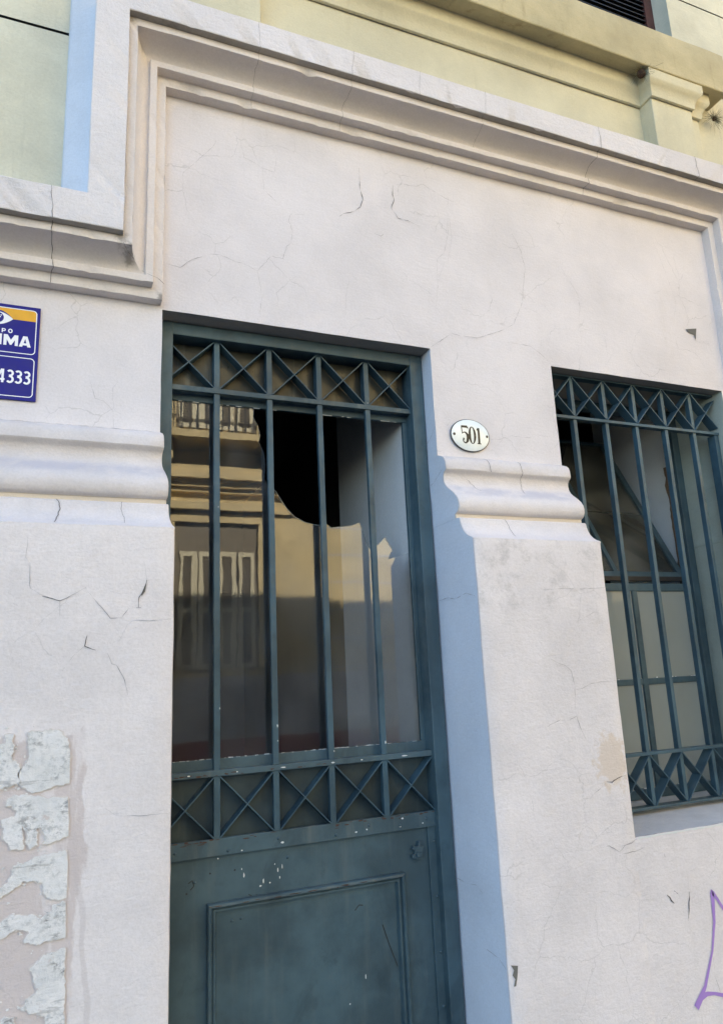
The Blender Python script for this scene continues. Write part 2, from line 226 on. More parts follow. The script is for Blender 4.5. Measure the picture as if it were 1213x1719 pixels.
def glass(name, wob=.0009, dusty=.04, tint=(1, 1, 1), refl=1.0, dcol=(.42, .43, .40), var=1.):
    t = NT(name)
    w1 = t.noise(6.5, 2, .45, stretch=(1.9, 1, .55)); nb = t.bump(w1, wob*3.2, 1.)
    tr = t.n('ShaderNodeBsdfTransparent'); tr.inputs[0].default_value = (*tint, 1)
    gl = t.n('ShaderNodeBsdfGlossy'); gl.inputs['Roughness'].default_value = .004; t.l(nb, gl.inputs['Normal'])
    fr = t.n('ShaderNodeFresnel'); fr.inputs[0].default_value = 1.52
    m1 = t.n('ShaderNodeMixShader'); t.l(t.math('MULTIPLY', fr.outputs[0], refl), m1.inputs[0]); t.l(tr.outputs[0], m1.inputs[1]); t.l(gl.outputs[0], m1.inputs[2])
    df = t.n('ShaderNodeBsdfDiffuse'); df.inputs[0].default_value = (*dcol, 1)
    dn_ = t.noise(5, 3, .5); dv = t.ramp(dn_, .35, .8, dusty*(1-.6*var), dusty*(1+.6*var))
    m2 = t.n('ShaderNodeMixShader'); t.l(dv, m2.inputs[0]); t.l(m1.outputs[0], m2.inputs[1]); t.l(df.outputs[0], m2.inputs[2])
    t.l(m2.outputs[0], t.out.inputs[0]); MATS[name] = t.m
glass('door_glass', .00005, .04, (1, 1, 1), 1., (.42, .46, .49)); glass('dusty_glass', .0003, .5, (.8, .85, .8), 1., (.44, .47, .45), .06); glass('sash_glass', .00003, .10, (.7, .7, .66)); glass('plain_glass', .0006, .05)

def paper():
    t = NT('poster_paper')
    a = t.noise(30, 8, .72, stretch=(1, 1, 1.6)); b = t.noise(75, 6, .7, off=(4, 4, 1)); g = t.noise(7, 4, .6); z = t.noise(11, 4, .6, off=(8, 1, 3))
    c = t.mix(t.ramp(g, .35, .65), (.76, .73, .70), (.65, .635, .61))
    c = t.mix(t.math('MULTIPLY', t.ramp(b, .44, .62), t.ramp(z, .42, .64, .08, .62)), c, (.33, .335, .33))
    c = t.mix(t.math('MULTIPLY', t.ramp(a, .53, .62), t.ramp(z, .45, .62, .05, .75)), c, (.17, .165, .16))
    tn = t.noise(16, 6, .7, off=(1, 4, 6)); c = t.mix(t.math('MULTIPLY', t.ramp(tn, .60, .66), .8), c, (.56, .48, .44))
    fold = t.noise(3.5, 5, .6, stretch=(1.6, 1, 11), off=(3, 0, 2))
    c = t.mix(t.math('MULTIPLY', t.ramp(fold, .60, .64), .45), c, (.28, .27, .26))
    nb = t.bump(fold, .004, .7); t.bsdf(c, .92, t.bump(t.math('ADD', a, b), .0022, .9, nb), spec=.1); MATS['poster_paper'] = t.m
flat('paper_under', (.60, .545, .50), .9, .1)
paper()
def signblue(name, col):
    t = NT(name); g = t.noise(14, 5, .6)
    t.bsdf(t.mix(t.ramp(g, .35, .75), col, tuple(v*.82+.012 for v in col)), .5, None, spec=.15); MATS[name] = t.m
signblue('sign_blue', (.020, .018, .205)); signblue('sign_orange', (.75, .40, .045))
def enamel():
    t = NT('plate_enamel'); g = t.noise(9, 4, .6); s = t.noise(60, 5, .7)
    c = t.mix(t.ramp(g, .35, .7), (.80, .835, .82), (.70, .755, .735))
    c = t.mix(t.math('MULTIPLY', t.ramp(s, .68, .76), .6), c, (.3, .24, .2))
    t.bsdf(c, .16, t.bump(g, .0006, .5), spec=.6); MATS['plate_enamel'] = t.m
enamel()

# ------------------------------------------------------------------ mesh helpers
def link(o, parent=None, label=None, cat=None, kind=None, group=None):
    COL.objects.link(o)
    if parent is not None: o.parent = parent
    for k, v in (('label', label), ('category', cat), ('kind', kind), ('group', group)):
        if v: o[k] = v
    return o
def empty(name, label, cat, loc=(0, 0, 0)):
    o = bpy.data.objects.new(name, None); o.location = loc; o.empty_display_size = .1
    return link(o, None, label, cat)
class MB:
    def __init__(s): s.v = []; s.f = []
    def add(s, v, f):
        b = len(s.v); s.v += [tuple(p) for p in v]; s.f += [tuple(i+b for i in q) for q in f]; return s
    def box(s, x0, x1, y0, y1, z0, z1):
        v = [(x, y, z) for x in (x0, x1) for y in (y0, y1) for z in (z0, z1)]
        return s.add(v, [(0, 1, 3, 2), (4, 6, 7, 5), (0, 4, 5, 1), (2, 3, 7, 6), (0, 2, 6, 4), (1, 5, 7, 3)])
    def grid(s, rows, closed=False):
        n = len(rows[0]); v = [p for r in rows for p in r]; f = []
        for i in range(len(rows)-1):
            for j in range(n if closed else n-1):
                k = (j+1) % n; f.append((i*n+j, i*n+k, (i+1)*n+k, (i+1)*n+j))
        return s.add(v, f)
    def ngon(s, pts): return s.add(pts, [tuple(range(len(pts)))])
    def plate(s, pts, y0, y1):
        n = len(pts)
        v = [(x, y0, z) for x, z in pts]+[(x, y1, z) for x, z in pts]
        return s.add(v, [tuple(range(n)), tuple(range(2*n-1, n-1, -1))]+[(i, (i+1) % n, (i+1) % n+n, i+n) for i in range(n)])
    def build(s, name, mat, parent=None, smooth=None, bevel=0, seg=2, loc=None, tri=False, **kw):
        me = bpy.data.meshes.new(name); me.from_pydata(s.v, [], s.f)
        bm = bmesh.new(); bm.from_mesh(me)
        bmesh.ops.recalc_face_normals(bm, faces=bm.faces)
        if tri: bmesh.ops.triangulate(bm, faces=[f for f in bm.faces if len(f.verts) > 4])
        bm.to_mesh(me); bm.free()
        if smooth is not None:
            me.shade_smooth(); me.set_sharp_from_angle(angle=R(smooth))
        me.materials.append(MATS[mat])
        o = bpy.data.objects.new(name, me)
        if loc: o.location = loc
        if bevel:
            md = o.modifiers.new('bevel', 'BEVEL'); md.width = bevel; md.segments = seg; md.limit_method = 'ANGLE'; md.angle_limit = R(35)
        return link(o, parent, **kw)
def nz(x, y, z, s=1.): return noise.noise(Vector((x*s, y*s, z*s)))
def box(name, mat, parent, b, bevel=0, **kw): return MB().box(*b).build(name, mat, parent, bevel=bevel, **kw)
def copy(o, parent, loc):
    c = o.copy(); c.location = loc; COL.objects.link(c); c.parent = parent; return c
def span(a, b, step):
    n = max(1, round(abs(b-a)/step)); return [a+(b-a)*i/n for i in range(n+1)]
def ribbon(mb, pts, widths, Y, jit=0., step=.012, cap=True, plane='y'):
    # a flat strip along pts, widths in metres
    P, W = [], []
    for i in range(len(pts)-1):
        a, b = Vector(pts[i]), Vector(pts[i+1]); n = max(1, round((b-a).length/step)) if step else 1
        for k in range(n):
            t = k/n; P.append(a.lerp(b, t)); W.append(widths[i]*(1-t)+widths[i+1]*t)
    P.append(Vector(pts[-1])); W.append(widths[-1])
    if jit:
        sd_ = random.random()*50
        for i in range(1, len(P)-1):
            P[i] = P[i]+Vector((nz(P[i].x, sd_, P[i].y, 70)*jit+nz(P[i].x, sd_+9, P[i].y, 25)*jit, nz(P[i].y, sd_+3, P[i].x, 70)*jit))
            W[i] *= max(.12, .75+1.5*nz(P[i].x, sd_, P[i].y, 40)+.5*nz(P[i].x, sd_, P[i].y, 130))
    L, Rr = [], []
    for i, p in enumerate(P):
        d = (P[min(i+1, len(P)-1)]-P[max(i-1, 0)])
        if d.length < 1e-9: d = Vector((1, 0))
        d.normalize(); n = Vector((-d.y, d.x))*W[i]/2
        L.append(p+n); Rr.append(p-n)
    mk = (lambda q: (q.x, Y, q.y)) if plane == 'y' else (lambda q: (Y, q.x, q.y))
    mb.grid([[mk(q) for q in L], [mk(q) for q in Rr]])
def cracks(name, data, Y, parent, wmin_open=1.7, scale=1.0):
    a, b = MB(), MB()
    for pts, wd in data:
        n = len(pts); ww = [wd*scale*.001*(.35 if i in (0, n-1) else 1.) for i in range(n)]
        ribbon(b if wd >= wmin_open else a, pts, ww, Y, jit=.0022)
    if a.v: a.build('hairline_cracks', 'crack_line', parent, kind='stuff')
    if b.v: b.build('open_cracks', 'crack_open', parent, kind='stuff')
def lattice_strip(name, mat, parent, xa, za, xb, zb, y0, y1, th=.004):
    d = Vector((xb-xa, zb-za)).normalized(); n = Vector((-d.y, d.x))*th/2
    pts = [(xa+n.x, za+n.y), (xb+n.x, zb+n.y), (xb-n.x, zb-n.y), (xa-n.x, za-n.y)]
    return MB().plate(pts, y0, y1).build(name, mat, parent)

# ------------------------------------------------------------------ ground
def struct(name, b, mat): return box(name, mat, None, b, kind='structure')
MB().box(-400, 400, -400, 400, -1.0, -.16).build('ground', 'asphalt', None, kind='structure')
struct('road', (-60, 60, -7.6, -1.9, -.158, -.12), 'asphalt')
struct('pavement', (-60, 60, -1.9, .3, -.156, 0), 'pavement_concrete')
struct('pavement_opposite', (-60, 60, -9.4, -7.6, -.156, 0), 'pavement_concrete')

# ------------------------------------------------------------------ the street building
B = empty('street_building', 'old plastered street building with pale pink ground floor and yellow upper floor', 'building')
DX0, DX1, WX0, WX1, LZ = .28, 1.3515, 1.956, 2.99, 2.888      # door and window openings, lintel height
XL, XR, TOP = -2.6, 6.4, 9.75
BACK = .16

# upper part of the ground-floor wall, a sheet with openings and slightly wavy plaster edges
def wall_sheet():
    mb = MB()
    def wob(x, z): return nz(x, 2, z, 2.3)*.0022+nz(x, 5, z, 9)*.0006
    def cell(x0, x1, z0, z1):
        xs, zs = span(x0, x1, .045), span(z0, z1, .045)
        rows = []
        for z in zs:
            r = []
            for x in xs:
                jx = jz = 0
                for e in (DX0, DX1, WX0, WX1):
                    if abs(x-e) < 1e-6 and z <= LZ+1e-6: jx = nz(e*7, 1, z, 7)*.0016+nz(e, 1, z, 25)*.0009
                if abs(z-LZ) < 1e-6 and (DX0 <= x <= DX1 or WX0 <= x <= WX1): jz = nz(x, 8, 3, 6)*.0018+nz(x, 8, 3, 28)*.0009
                r.append((x+jx, wob(x, z)*.0+(0 if (abs(z-2.42) < 1e-6) else wob(x, z)), z+jz))
            rows.append(r)
        mb.grid(rows)
    for a, b_ in ((XL, DX0), (DX1, WX0), (WX1, XR)): cell(a, b_, 2.40, LZ)
    cell(XL, DX0, LZ, 3.10); cell(WX1+.045, XR, LZ, 3.10)
    for a, b_ in ((DX0, DX1), (DX1, WX0), (WX0, WX1), (WX1, WX1+.045)): cell(a, b_, LZ, 4.0)
    o = mb.build('wall', 'wall_plaster', B, smooth=40)
    bm = bmesh.new(); bm.from_mesh(o.data); bmesh.ops.remove_doubles(bm, verts=bm.verts, dist=.0004); bmesh.ops.recalc_face_normals(bm, faces=bm.faces)
    if sum(f.normal.y for f in bm.faces) > 0: bmesh.ops.reverse_faces(bm, faces=bm.faces)
    bm.to_mesh(o.data); bm.free()
    return o
WALL = wall_sheet()
# reveals of the openings above the capitals
def reveal(name, mat, rows): return MB().grid(rows).build(name, mat, B, smooth=40)
def jx(e, z): return e+nz(e*7, 1, z, 7)*.0016+nz(e, 1, z, 25)*.0009
def jzl(x): return LZ+nz(x, 8, 3, 6)*.0018+nz(x, 8, 3, 28)*.0009
ZS = span(2.40, LZ, .045)
for e, back, mt in ((DX0, BACK, 'skylit_reveal_plaster'), (DX1, BACK, 'skylit_reveal_plaster'), (WX0, .4, 'inner_reveal_plaster'), (WX1, .4, 'inner_reveal_plaster')):
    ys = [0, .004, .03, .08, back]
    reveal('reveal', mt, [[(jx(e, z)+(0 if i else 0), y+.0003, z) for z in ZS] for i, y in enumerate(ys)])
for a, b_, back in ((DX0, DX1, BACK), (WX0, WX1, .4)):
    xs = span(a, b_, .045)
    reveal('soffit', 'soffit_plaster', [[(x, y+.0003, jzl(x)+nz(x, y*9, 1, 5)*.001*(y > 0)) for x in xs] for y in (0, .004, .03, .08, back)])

# piers with their moulded capitals
CAP = [(.000, 2.428), (.012, 2.4235), (.038, 2.412), (.051, 2.401), (.058, 2.385), (.060, 2.359), (.056, 2.353), (.043, 2.347), (.0365, 2.337), (.034, 2.324), (.0365, 2.309),
       (.045, 2.294), (.060, 2.280), (.081, 2.265), (.100, 2.250), (.115, 2.236), (.125, 2.221), (.129, 2.206), (.128, 2.191), (.122, 2.178), (.115, 2.1715), (.104, 2.168),
       (.100, 2.1655), (.0995, 2.1505), (.101, 2.1492), (.122, 2.1475), (.1275, 2.144), (.1305, 2.128), (.137, 2.110), (.149, 2.093), (.166, 2.078), (.186, 2.066), (.2045, 2.0585), (.2095, 2.0545)]
FR = .21
def pier(x0, x1, f0, f1, zb, capmat, mat, capname='capital', back=BACK, sides=(True, True)):
    # x0/x1 at the wall plane, f0/f1 at the pier front
    def outline(d, z, low):
        t = d/FR; a = x0+(f0-x0)*t; b_ = x1+(f1-x1)*t
        j0 = nz(x0*3, z, 1, 6)*.0022+nz(x0, z, 4, 22)*.0014; j1 = nz(x1*3, z, 2, 6)*.0022+nz(x1, z, 5, 22)*.0014
        a += j0; b_ += j1; r = min(.010, d*.45) if low else min(.004, d*.4)
        pts = []
        if sides[0]: pts += [(a, back, z), (a, .06, z), (a, 0, z), (a, -d*.5, z), (a, -d+r, z), (a+r*.3, -d+r*.3, z)]
        pts += [(x, -d+nz(x, 7, z, 3)*.0016*(d > .02)+nz(x, 3, z, 14)*.0007*(d > .02), z) for x in span(a+r, b_-r, .05)]
        if sides[1]: pts += [(b_-r*.3, -d+r*.3, z), (b_, -d+r, z), (b_, -d*.5, z), (b_, 0, z), (b_, .06, z), (b_, back, z)]
        return pts
    n = len(outline(.1, 2.2, False)); N = max(2, round((x1-x0)/.05))
    def fixed(d, z, low):
        # constant number of points
        t = d/FR; a = x0+(f0-x0)*t; b_ = x1+(f1-x1)*t
        j0 = nz(x0*3, z, 1, 6)*.0022+nz(x0, z, 4, 22)*.0014; j1 = nz(x1*3, z, 2, 6)*.0022+nz(x1, z, 5, 22)*.0014
        a += j0; b_ += j1; r = min(.010, d*.45) if low else min(.004, d*.4)
        wv = 1 if d > .02 else 0
        mid = [(a+r+(b_-a-2*r)*i/N, z) for i in range(N+1)]
        pts = [(a, back, z), (a, .06, z), (a, -d*.5, z), (a, -d+r, z), (a+r*.3, -d+r*.3, z)]
        pts += [(x, -d+wv*(nz(x, 7, z, 3)*.0016+nz(x, 3, z, 14)*.0007), zz+wv*nz(x, 4, zz, 5)*.001) for x, zz in mid]
        pts += [(b_-r*.3, -d+r*.3, z), (b_, -d+r, z), (b_, -d*.5, z), (b_, .06, z), (b_, back, z)]
        return pts
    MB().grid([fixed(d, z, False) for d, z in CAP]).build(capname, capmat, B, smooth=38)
    prof = [(.2095, 2.0545), (.2092, 2.051), (.2100, 2.046)]+[(FR, z) for z in span(2.03, zb, .05)]
    return MB().grid([fixed(d, z, z < 2.05) for d, z in prof]).build('pier', mat, B, smooth=38)
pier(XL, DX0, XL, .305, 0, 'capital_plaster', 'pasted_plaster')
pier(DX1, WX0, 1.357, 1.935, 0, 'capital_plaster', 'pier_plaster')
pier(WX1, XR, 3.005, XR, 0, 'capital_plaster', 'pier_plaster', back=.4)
# left-facing pier return beside the door, skylight blue put into its colour, and the wall under the window
def side_skin(x0, f0, zs, y1, mat, sgn):
    rows = []
    for d, z in [(d, z) for d, z in CAP]+[(FR, z) for z in span(2.03, 0, .05)]:
        t = d/FR; a = x0+(f0-x0)*t+nz(x0*3, z, 1, 6)*.0022+nz(x0, z, 4, 22)*.0014; a += sgn*.0012
        rows.append([(a, y1, z), (a, .05, z), (a, -d*.5, z), (a, -d+.004-.0*d, z)])
    return MB().grid(rows).build('reveal', mat, B, smooth=40)
side_skin(DX1, 1.357, None, BACK, 'skylit_reveal_plaster', -1); side_skin(WX1, 3.005, None, .4, 'inner_reveal_plaster', -1)
rows = []
for z in span(.0, .955, .06)+[.968, .975]:
    rows.append([(x, -FR+nz(x, 7, z, 3)*.0016+(.004 if z > .97 else 0), z+(nz(x, 2, 9, 9)*.003+nz(x, 2, 9, 40)*.0016 if z > .97 else 0)) for x in span(1.9, 3.06, .02)])
MB().grid(rows).build('apron_wall', 'pier_plaster', B, smooth=40)
# window sill: worn sloping cement shelf
rows = []
for y in (-.2065, -.203, -.15, -.08, 0, .075, .4):
    rows.append([(x, y, .975+nz(x, 2, 9, 9)*.003*(y < -.2)+nz(x, 2, 9, 40)*.0016*(y < -.2)+.006*(y+.21)+nz(x, y*4, 3, 9)*.002) for x in span(1.93, 3.01, .02)])
MB().grid(rows).build('window_sill', 'sill_plaster', B, smooth=40)
mb = MB()
ribbon(mb, [(x, .972+nz(x, 2, 9, 9)*.003) for x in span(1.94, 3.0, .01)], [.0035+abs(nz(x, 1, 1, 30))*.008 for x in span(1.94, 3.0, .01)], -FR-.0022, step=0)
mb.build('worn_sill_edge', 'spark_white', B)

# stepped frame moulding round the wall panel
ZB, ZT, FX0, FX1 = 2.903, 3.788, .275, 3.03
PATH = [(XL, ZB), (FX0, ZB), (FX0, ZT), (FX1, ZT), (FX1, ZB), (XR, ZB)]
cove = [(.063+.052*math.sin(t*math.pi/2/8), .070+.095*(1-math.cos(t*math.pi/2/8))) for t in range(9)]
INNER = [(0, -.004), (0, .0435), (.0015, .045), (.0355, .045), (.037, .0465), (.037, .083), (.0385, .085), (.0605, .085), (.063, .083), (.063, .070)]+cove[1:]+[(.1155, .165), (.1165, .166), (.1435, .165), (.145, .1645)]
BAND = [(.145, .1925), (.1475, .195), (.2575, .195), (.260, .1925), (.260, -.02)]
def sweep(name, prof, mat, seed):
    n = len(PATH); mit = []
    for i in range(n):
        def nrm(a, b_):
            d = Vector((b_[0]-a[0], b_[1]-a[1])).normalized(); return Vector((-d.y, d.x))
        if i == 0: m = nrm(PATH[0], PATH[1])
        elif i == n-1: m = nrm(PATH[-2], PATH[-1])
        else:
            n1, n2 = nrm(PATH[i-1], PATH[i]), nrm(PATH[i], PATH[i+1]); m = (n1+n2)/(1+n1.dot(n2))
        mit.append(m)
    secs = []
    for i in range(n-1):
        L = (Vector(PATH[i+1])-Vector(PATH[i])).length; k = max(2, round(L/.016))
        for q in range(k+(1 if i == n-2 else 0)):
            t = q/k; row = []
            corner = min(t, 1-t)*L
            for pi, (o, d) in enumerate(prof):
                a = Vector(PATH[i])+mit[i]*o; b_ = Vector(PATH[i+1])+mit[i+1]*o; p = a.lerp(b_, t)
                am = .0014
                jo = nz(p.x*1.0, seed+o*12, p.y, 5)*am+nz(p.x, seed+o*30, p.y, 24)*.0007
                jd = nz(p.x, seed+40+o*12, p.y, 6)*am*.8
                edge = d > .19 and o < .15 or abs(o-.1165) < .002 or abs(o-.0015) < .002 or abs(o-.0385) < .002
                if edge:
                    ch = max(0, nz(p.x, seed+o*20, p.y, 13)-.34)*.04+max(0, nz(p.x, seed+3+o*20, p.y, 45)-.38)*.015
                    jd -= ch
                row.append((p.x+jo, -d-(jd if d > .01 else 0), p.y+jo))
            secs.append(row)
    return MB().grid(secs).build(name, mat, B, smooth=32)
sweep('frame_moulding', INNER, 'moulding_plaster', 1)
sweep('frame_band', BAND, 'band_plaster', 7); sweep('band_soffit', [(.145, .163), (.1448, .1935)], 'dark_band_plaster', 7)

# upper storey: green side field, blue splay, yellow wall, pilasters and balcony slab
rows = [[(x, .03+nz(x, 1, z, 2)*.002, z) for x in (XL, -1.6, -1.0, -.6, -.3, -.07)] for z in span(3.12, 3.966, .1)]
MB().grid(rows).build('upper_wall', 'green_plaster', B)
rows = [[(x, .03+nz(x, 1, z, 2)*.002, z) for x in (XL, -1.6, -1.0, -.6, -.3, -.07)] for z in span(3.978, TOP, .3)]
MB().grid(rows).build('upper_wall', 'green_plaster', B)
box('wall_joint', 'rim_dark', B, (XL, -.07, .042, .05, 3.95, 3.99))
MB().grid([[(-.072, .034, z), (-.066, .008, z), (-.060, .000, z), (.010, -.055, z), (.0155, -.06, z), (.0155, .05, z)] for z in span(3.12, TOP, .2)]).build('splayed_edge', 'blue_plaster', B, smooth=20)
def slab_wall(x0, x1, z0, z1, y, mat, name='upper_wall', step=.15):
    rows = [[(x, y+nz(x, 3, z, 2)*.002, z) for x in span(x0, x1, step)] for z in span(z0, z1, step)]
    return MB().grid(rows).build(name, mat, B, smooth=40)
slab_wall(FX1+.2, XR, 3.08, 4.0, .0, 'yellow_plaster')
UX0, UX1 = .245, 3.06           # upper window opening
slab_wall(.0155, XR, 4.0, 4.85, 0, 'yellow_plaster')
slab_wall(.0155, UX0, 4.85, 7.3, .0, 'yellow_plaster'); slab_wall(UX1, XR, 4.85, 5.338, .0, 'green_plaster'); slab_wall(UX1, XR, 5.348, 7.3, .0, 'green_plaster')
box('wall_joint', 'rim_dark', B, (UX1, XR, .012, .02, 5.32, 5.36))
slab_wall(.0155, XR, 7.3, TOP, 0, 'yellow_plaster')
MB().grid([[(UX1, y, z) for z in span(4.85, 7.3, .3)] for y in (0, .1, .2)]).build('reveal', 'green_plaster', B)
MB().grid([[(UX0, y, z) for z in span(4.85, 7.3, .3)] for y in (0, .1, .2)]).build('reveal', 'green_plaster', B)
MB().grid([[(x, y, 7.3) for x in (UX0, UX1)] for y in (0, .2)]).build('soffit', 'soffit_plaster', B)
for px0, px1, wx0, wx1 in ((2.725, 3.005, 3.005, 3.10), (.345, .635, .25, .345)):
    MB().box(px0, px1, -.082, .02, 4.0, 4.54).build('pilaster', 'yellow_plaster', B, bevel=.004)
    MB().box(wx0, wx1, -.040, .02, 4.0, 4.54).build('pilaster', 'yellow_plaster', B, bevel=.004)
CP = [(0, 4.458), (.010, 4.462), (.012, 4.475), (.016, 4.500), (.028, 4.520), (.042, 4.532), (.046, 4.545), (.046, 4.61)]
def caps(path):
    # a cap moulding following a plan path (x, y)
    rows = []
    for e, z in CP:
        row = []
        for i, p in enumerate(path):
            def nrm(a, b_):
                d = Vector((b_[0]-a[0], b_[1]-a[1])).normalized(); return Vector((d.y, -d.x))
            if i == 0: m = nrm(path[0], path[1])
            elif i == len(path)-1: m = nrm(path[-2], path[-1])
            else:
                n1, n2 = nrm(path[i-1], p), nrm(p, path[i+1]); m = (n1+n2)/(1+n1.dot(n2))
            row.append((p[0]+m.x*e, p[1]+m.y*e, z))
        rows.append(row)
    MB().grid(rows).build('cap_moulding', 'yellow_plaster', B, smooth=35)
caps([(.0155, -.006), (.25, -.006), (.25, -.046), (.345, -.046), (.345, -.088), (.635, -.088), (.635, -.006), (2.725, -.006), (2.725, -.088), (3.005, -.088), (3.005, -.046), (3.10, -.046), (3.10, .02)])
def slab():
    rows = []
    pr = [(.02, 4.603), (-.095, 4.603), (-.1, 4.597), (-.102, 4.592), (-.138, 4.590), (-.1415, 4.594), (-.142, 4.62), (-.142, 4.70), (-.141, 4.838), (-.138, 4.846), (.22, 4.852)]
    for x in span(.04, 3.245, .04):
        rows.append([(x, y-nz(x, z*3, 5, 5)*.0022*(y < -.09), z+nz(x, y*5, 2, 6)*.0022) for y, z in pr])
    o = MB().grid(rows); o.ngon(rows[0]); o.ngon(rows[-1])
    o.build('balcony_slab', 'slab_plaster', B, smooth=35)
slab()
# louvred shutter of the upper window
SH = bpy.data.objects.new('louvred_shutter', None); link(SH, B, 'black louvred shutter with dark red frame above the ledge')
for a, b_ in ((3.0, 3.06), (2.3, 2.36), (1.63, 1.69), (.98, 1.04), (.245, .305)): box('stile', 'shutter_frame', SH, (a, b_, .10, .14, 4.85, 7.3))
box('back_board', 'shutter_black', SH, (UX0, UX1, .165, .175, 4.85, 7.3))
sl0 = MB().add([(0, .105, 0), (0, .155, .024), (0, .155, .030), (0, .105, .006), (1, .105, 0), (1, .155, .024), (1, .155, .030), (1, .105, .006)], [(0, 4, 5, 1), (1, 5, 6, 2), (2, 6, 7, 3), (3, 7, 4, 0)])
me = bpy.data.meshes.new('slat'); me.from_pydata(sl0.v, [], sl0.f); me.materials.append(MATS['shutter_black'])
k = 0
for a, b_ in ((2.36, 3.0), (1.69, 2.3), (1.04, 1.63), (.305, .98)):
    for z in span(4.86, 7.26, .034):
        if k >= 290 : break
        s_ = bpy.data.objects.new('slat', me); s_.location = (a, 0, z); s_.scale = (b_-a, 1, 1); link(s_, SH); k += 1

# body of the building: roof, side and back walls keep the sun off the front
box('roof', 'slab_plaster', B, (XL, XR, .03, 8, TOP, TOP+.2)); box('side_wall', 'yellow_plaster', B, (XL-.2, XL, -.0, 8, 0, TOP+.1))
box('side_wall', 'yellow_plaster', B, (XR, XR+.2, 0, 8, 0, TOP+.1)); box('back_wall', 'yellow_plaster', B, (XL, XR, 8, 8.2, 0, TOP+.1))

def neighbour(x0, x1, label):  # unseen side blocks, added to shade the street and cut ground bounce
    n_ = empty('shading_neighbour', label, 'building', ((x0+x1)/2, 4, 0))
    cx_ = (x0+x1)/2
    MB().box(x0-cx_, x1-cx_, -3.98, 4, 0, TOP+.1).build('wall', 'yellow_plaster', n_)
    MB().box(x0-cx_, x1-cx_, -4.13, -3.985, 0, .9).build('plinth', 'pier_plaster', n_)
    MB().box(x0-cx_, x1-cx_, -4.25, -3.985, 4.3, 4.5).build('cornice', 'band_plaster', n_)
    for k_ in range(int((x1-x0)/2.6)):
        x = x0-cx_+.8+2.6*k_
        for z0, z1 in ((1.3, 3.2), (5.2, 7.6)):
            MB().box(x, x+1.2, -4.02, -3.985, z0, z1).build('window', 'shutter_black', n_); MB().box(x-.12, x+1.32, -4.06, -3.985, z1, z1+.18).build('lintel', 'band_plaster', n_)
neighbour(-26, XL-.25, 'plain yellow block added to shade the street, left of the pink street front'); neighbour(XR+.25, 28, 'plain yellow block added to shade the street, right of the pink street front')
# rooms behind the door and the window
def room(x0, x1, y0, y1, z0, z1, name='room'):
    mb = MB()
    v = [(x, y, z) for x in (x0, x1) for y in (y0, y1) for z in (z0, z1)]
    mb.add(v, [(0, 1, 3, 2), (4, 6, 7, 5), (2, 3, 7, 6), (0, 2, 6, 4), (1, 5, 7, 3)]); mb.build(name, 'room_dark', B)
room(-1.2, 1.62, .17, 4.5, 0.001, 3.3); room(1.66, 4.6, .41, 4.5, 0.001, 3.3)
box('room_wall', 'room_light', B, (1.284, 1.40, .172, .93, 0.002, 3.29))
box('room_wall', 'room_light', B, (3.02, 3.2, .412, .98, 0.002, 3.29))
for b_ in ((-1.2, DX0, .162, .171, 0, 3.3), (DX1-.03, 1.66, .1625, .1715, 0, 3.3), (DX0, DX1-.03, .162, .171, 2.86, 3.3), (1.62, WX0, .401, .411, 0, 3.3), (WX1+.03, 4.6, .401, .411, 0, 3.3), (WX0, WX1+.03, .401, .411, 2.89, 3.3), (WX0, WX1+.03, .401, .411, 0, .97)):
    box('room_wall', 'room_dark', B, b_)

# ------------------------------------------------------------------ door
def part(name, label=None):
    o = bpy.data.objects.new(name, None); o.empty_display_size = .1; return link(o, B, label)
DF = part('door_frame', 'dark teal steel frame set back in the doorway')
Y0 = .075
def wavy_bar(x0, x1, y0, y1, z0, z1, axis, am=.0012):
    mb = MB(); rows = []
    if axis == 'z':
        for z in span(z0, z1, .08):
            a = nz(x0, 3, z, 5)*am; b_ = nz(x1, 4, z, 5)*am
            rows.append([(x0+a, y0, z), (x1+b_, y0, z), (x1+b_, y1, z), (x0+a, y1, z)])
    else:
        for x in span(x0, x1, .08):
            a = nz(x, 3, z0, 5)*am; b_ = nz(x, 4, z1, 5)*am
            rows.append([(x, y0, z0+a), (x, y0, z1+b_), (x, y1, z1+b_), (x, y1, z0+a)])
    mb.grid(rows, closed=True); mb.ngon(rows[0]); mb.ngon(rows[-1]); return mb
wavy_bar(1.292, DX1-.004, Y0, .16, 0, 2.885, 'z').build('jamb', 'door_paint', DF, bevel=.003)
wavy_bar(DX0+.003, .329, Y0, .16, 0, 2.885, 'z').build('jamb', 'door_paint', DF, bevel=.003)
wavy_bar(.329, 1.292, Y0+.001, .16, 2.838, 2.886, 'x').build('head', 'rail_paint', DF, bevel=.003)
DO = part('door', 'dark teal steel door with barred broken glass over a panelled lower half')
YL = .10
GX = [.292, .494, .696, .898, 1.102, 1.304]
# horizontal rails
wavy_bar(.300, 1.300, YL-.004, .128, 2.631, 2.651, 'x', .0008).build('rail', 'rail_paint', DO, bevel=.0015)
wavy_bar(.300, 1.302, YL-.004, .128, 1.283, 1.3025, 'x', .0008).build('rail', 'rail_paint', DO, bevel=.0015)
